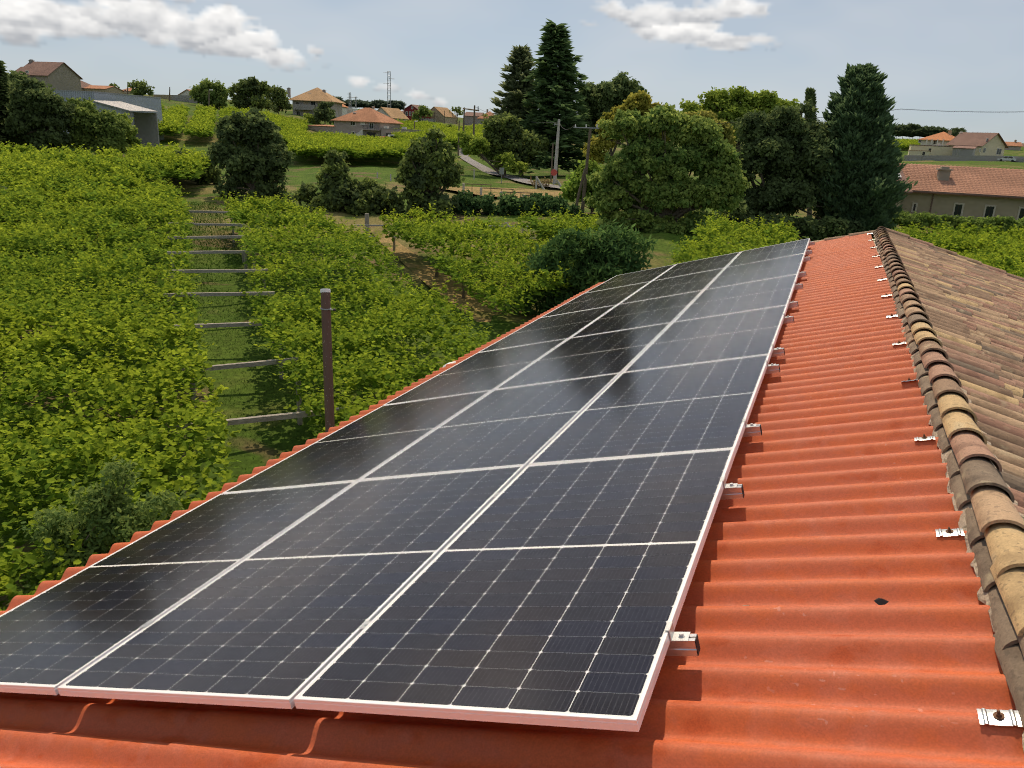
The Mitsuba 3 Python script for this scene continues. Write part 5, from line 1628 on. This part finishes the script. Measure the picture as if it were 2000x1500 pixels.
for lab, px, y_t, y_b in (('slim white marker post in the grass above the trellis', 926, 330, 352), ('white marker post beside the trellis rails', 737, 336, 352), ('second white marker post beside the trellis rails', 763, 340, 356)):
    k = thing('marker_post', lab, 'post')
    q = meet(px, y_b)
    scene[k] = mikit.ply(MB().tube([q - [0, 0, .2], at(px, y_t, depth_of(q))], .07, 6).mesh(), 'concrete_post')
# the leaning wooden poles and their cross arm
k, f, t = pole('wooden_pole', 'dark leaning wooden power pole with cross arm in front of the oak', 'pole', 1136, 54, 1153, 252, .13, .09, 'wood_pole')
put('cross_arm', MB().tube([at(1120, 249, 54), at(1170, 251, 54)], .05, 6).mesh(), 'steel_grey', k)
for px in (1124, 1145, 1166):
    put('insulator', MB().tube([at(px, 249, 54), at(px, 243, 54)], [.05, .035], 8).mesh(), 'window_white', k)
pole('wooden_pole', 'wooden strut leaning against the dark power pole', 'pole', 1119, 53.5, 1143, 330, .11, .09, 'wood_pole')
# poles by the upper lane
k, f, t = pole('tall_pole', 'left pole of the tall pair joined by a crossbar on the hill', 'pole', 904, 182, 907, 210, .26, .16, 'wood_pole', 'pair of tall poles on the hill')
k2, f2, t2 = pole('tall_pole', 'right pole of the tall pair, carrying the crossbar on the hill', 'pole', 924, 168, 927, 206, .26, .16, 'wood_pole', 'pair of tall poles on the hill')
put('crossbar', MB().tube([at(905, 212, 182), at(927, 215, 168), at(935, 216, 166)], .16, 6).mesh(), 'wood_pole', k2)
put('insulator', MB().tube([at(934, 216, 166), at(934, 208, 166)], .12, 6).mesh(), 'steel_grey', k2)
pole('tall_pole', 'single thin pole left of the tall pair, behind the evergreen points', 'pole', 895, 150, 897, 236, .18, .11, 'wood_pole')
for lab, px, D, yt in (('pole standing in front of the dark red house', 789, 290, 203), ('short pole right of the pale gabled house', 848, 300, 216), ('pole on the crest above the bright vineyard', 868, 300, 216), ('thin pole on the left crest behind the ruin hut', 249, 250, 160), ('thin pole beside the pale plot wall on the left crest', 331, 225, 170), ('lamp post in the vineyard below the round hill tree', 408, 200, 176), ('lamp post with white head beside the villa garage', 809, 225, 237)):
    k, f, t = pole('hill_pole', lab, 'pole', px, D, px + .5, yt, .2, .12, 'wood_pole', 'thin poles on the far hillside')
    if 'lamp' in lab:
        put('lamp', MB().tube([t, t + LH * .9 + [0, 0, .1]], [.12, .22], 6).mesh(), 'window_white', k)


def lattice(label, px, D, yb, yt, wpx, arms):
    k = thing('pylon', label, 'pylon')
    s = D / FOC
    w = wpx * s / 2
    b = at(px, yb, D)
    t = at(px, yt, D)
    H = t[2] - b[2]
    legs = MB()
    C4 = [(-1, -1), (1, -1), (1, 1), (-1, 1)]
    pos = lambda c, z: b + LH * c[0] * w * (1 - .25 * z / H) + FH * c[1] * w * (1 - .25 * z / H) + np.array([0, 0, z])
    th = max(.10, .32 * s)
    for c in C4:
        legs.tube([pos(c, 0), pos(c, H)], th, 4)
    n = 9
    for i in range(n):
        z0, z1 = H * i / n, H * (i + 1) / n
        for j in range(4):
            c0, c1 = C4[j], C4[(j + 1) % 4]
            legs.tube([pos(c0, z0), pos(c1, z1)], th * .6, 3, caps=False)
            legs.tube([pos(c0, z1), pos(c1, z1)], th * .6, 3, caps=False)
    put('tower', legs.mesh(), 'steel_grey', k)
    for y, side, ln in arms:
        z = at(px, y, D)[2] - b[2]
        base = b + np.array([0, 0, z])
        put('arm', MB().tube([base, base + LH * side * ln * s], [th * 1.3, th * .8], 4).mesh(), 'steel_grey', k)


lattice('tall steel lattice pylon rising above the far pines', 760, 560, 222, 141, 6.5, [(144, -1, 11), (155, 1, 11), (164, -1, 11)])
lattice('small steel lattice pylon behind the far pines', 684, 600, 212, 181, 4, [(184, -1, 5), (191, -1, 6), (191, 1, 12)])
lattice('smallest steel pylon joined to the small one behind the far pines', 695, 620, 212, 189, 2.5, [(191, -1, 6), (191, 1, 5)])


def wire(label, pts, rad):
    k = thing('power_line', label, 'wire')
    pts = [np.array(p) for p in pts]
    out = []
    for a, b_ in zip(pts, pts[1:]):
        sag = .012 * np.linalg.norm(b_ - a)
        for s in np.linspace(0, 1, 14)[:-1]:
            out.append(a + (b_ - a) * s - [0, 0, sag * 4 * s * (1 - s)])
    out.append(pts[-1])
    scene[k] = mikit.ply(MB().tube(out, rad, 5).mesh(), 'cable')


wire('single power line crossing the sky beside the dark cypress', [at(1166, 243, 54), at(1760, 213, 70), at(2120, 214, 74)], .022)
wire('power line running back from the leaning wooden pole to the lamp pole', [at(1124, 243, 54), at(1092, 238, 100)], .018)
wire('power line between the concrete pole and the poles on the hill', [at(1091, 240, 100), at(927, 208, 168)], .03)
print('all', TRI[0], len(scene))
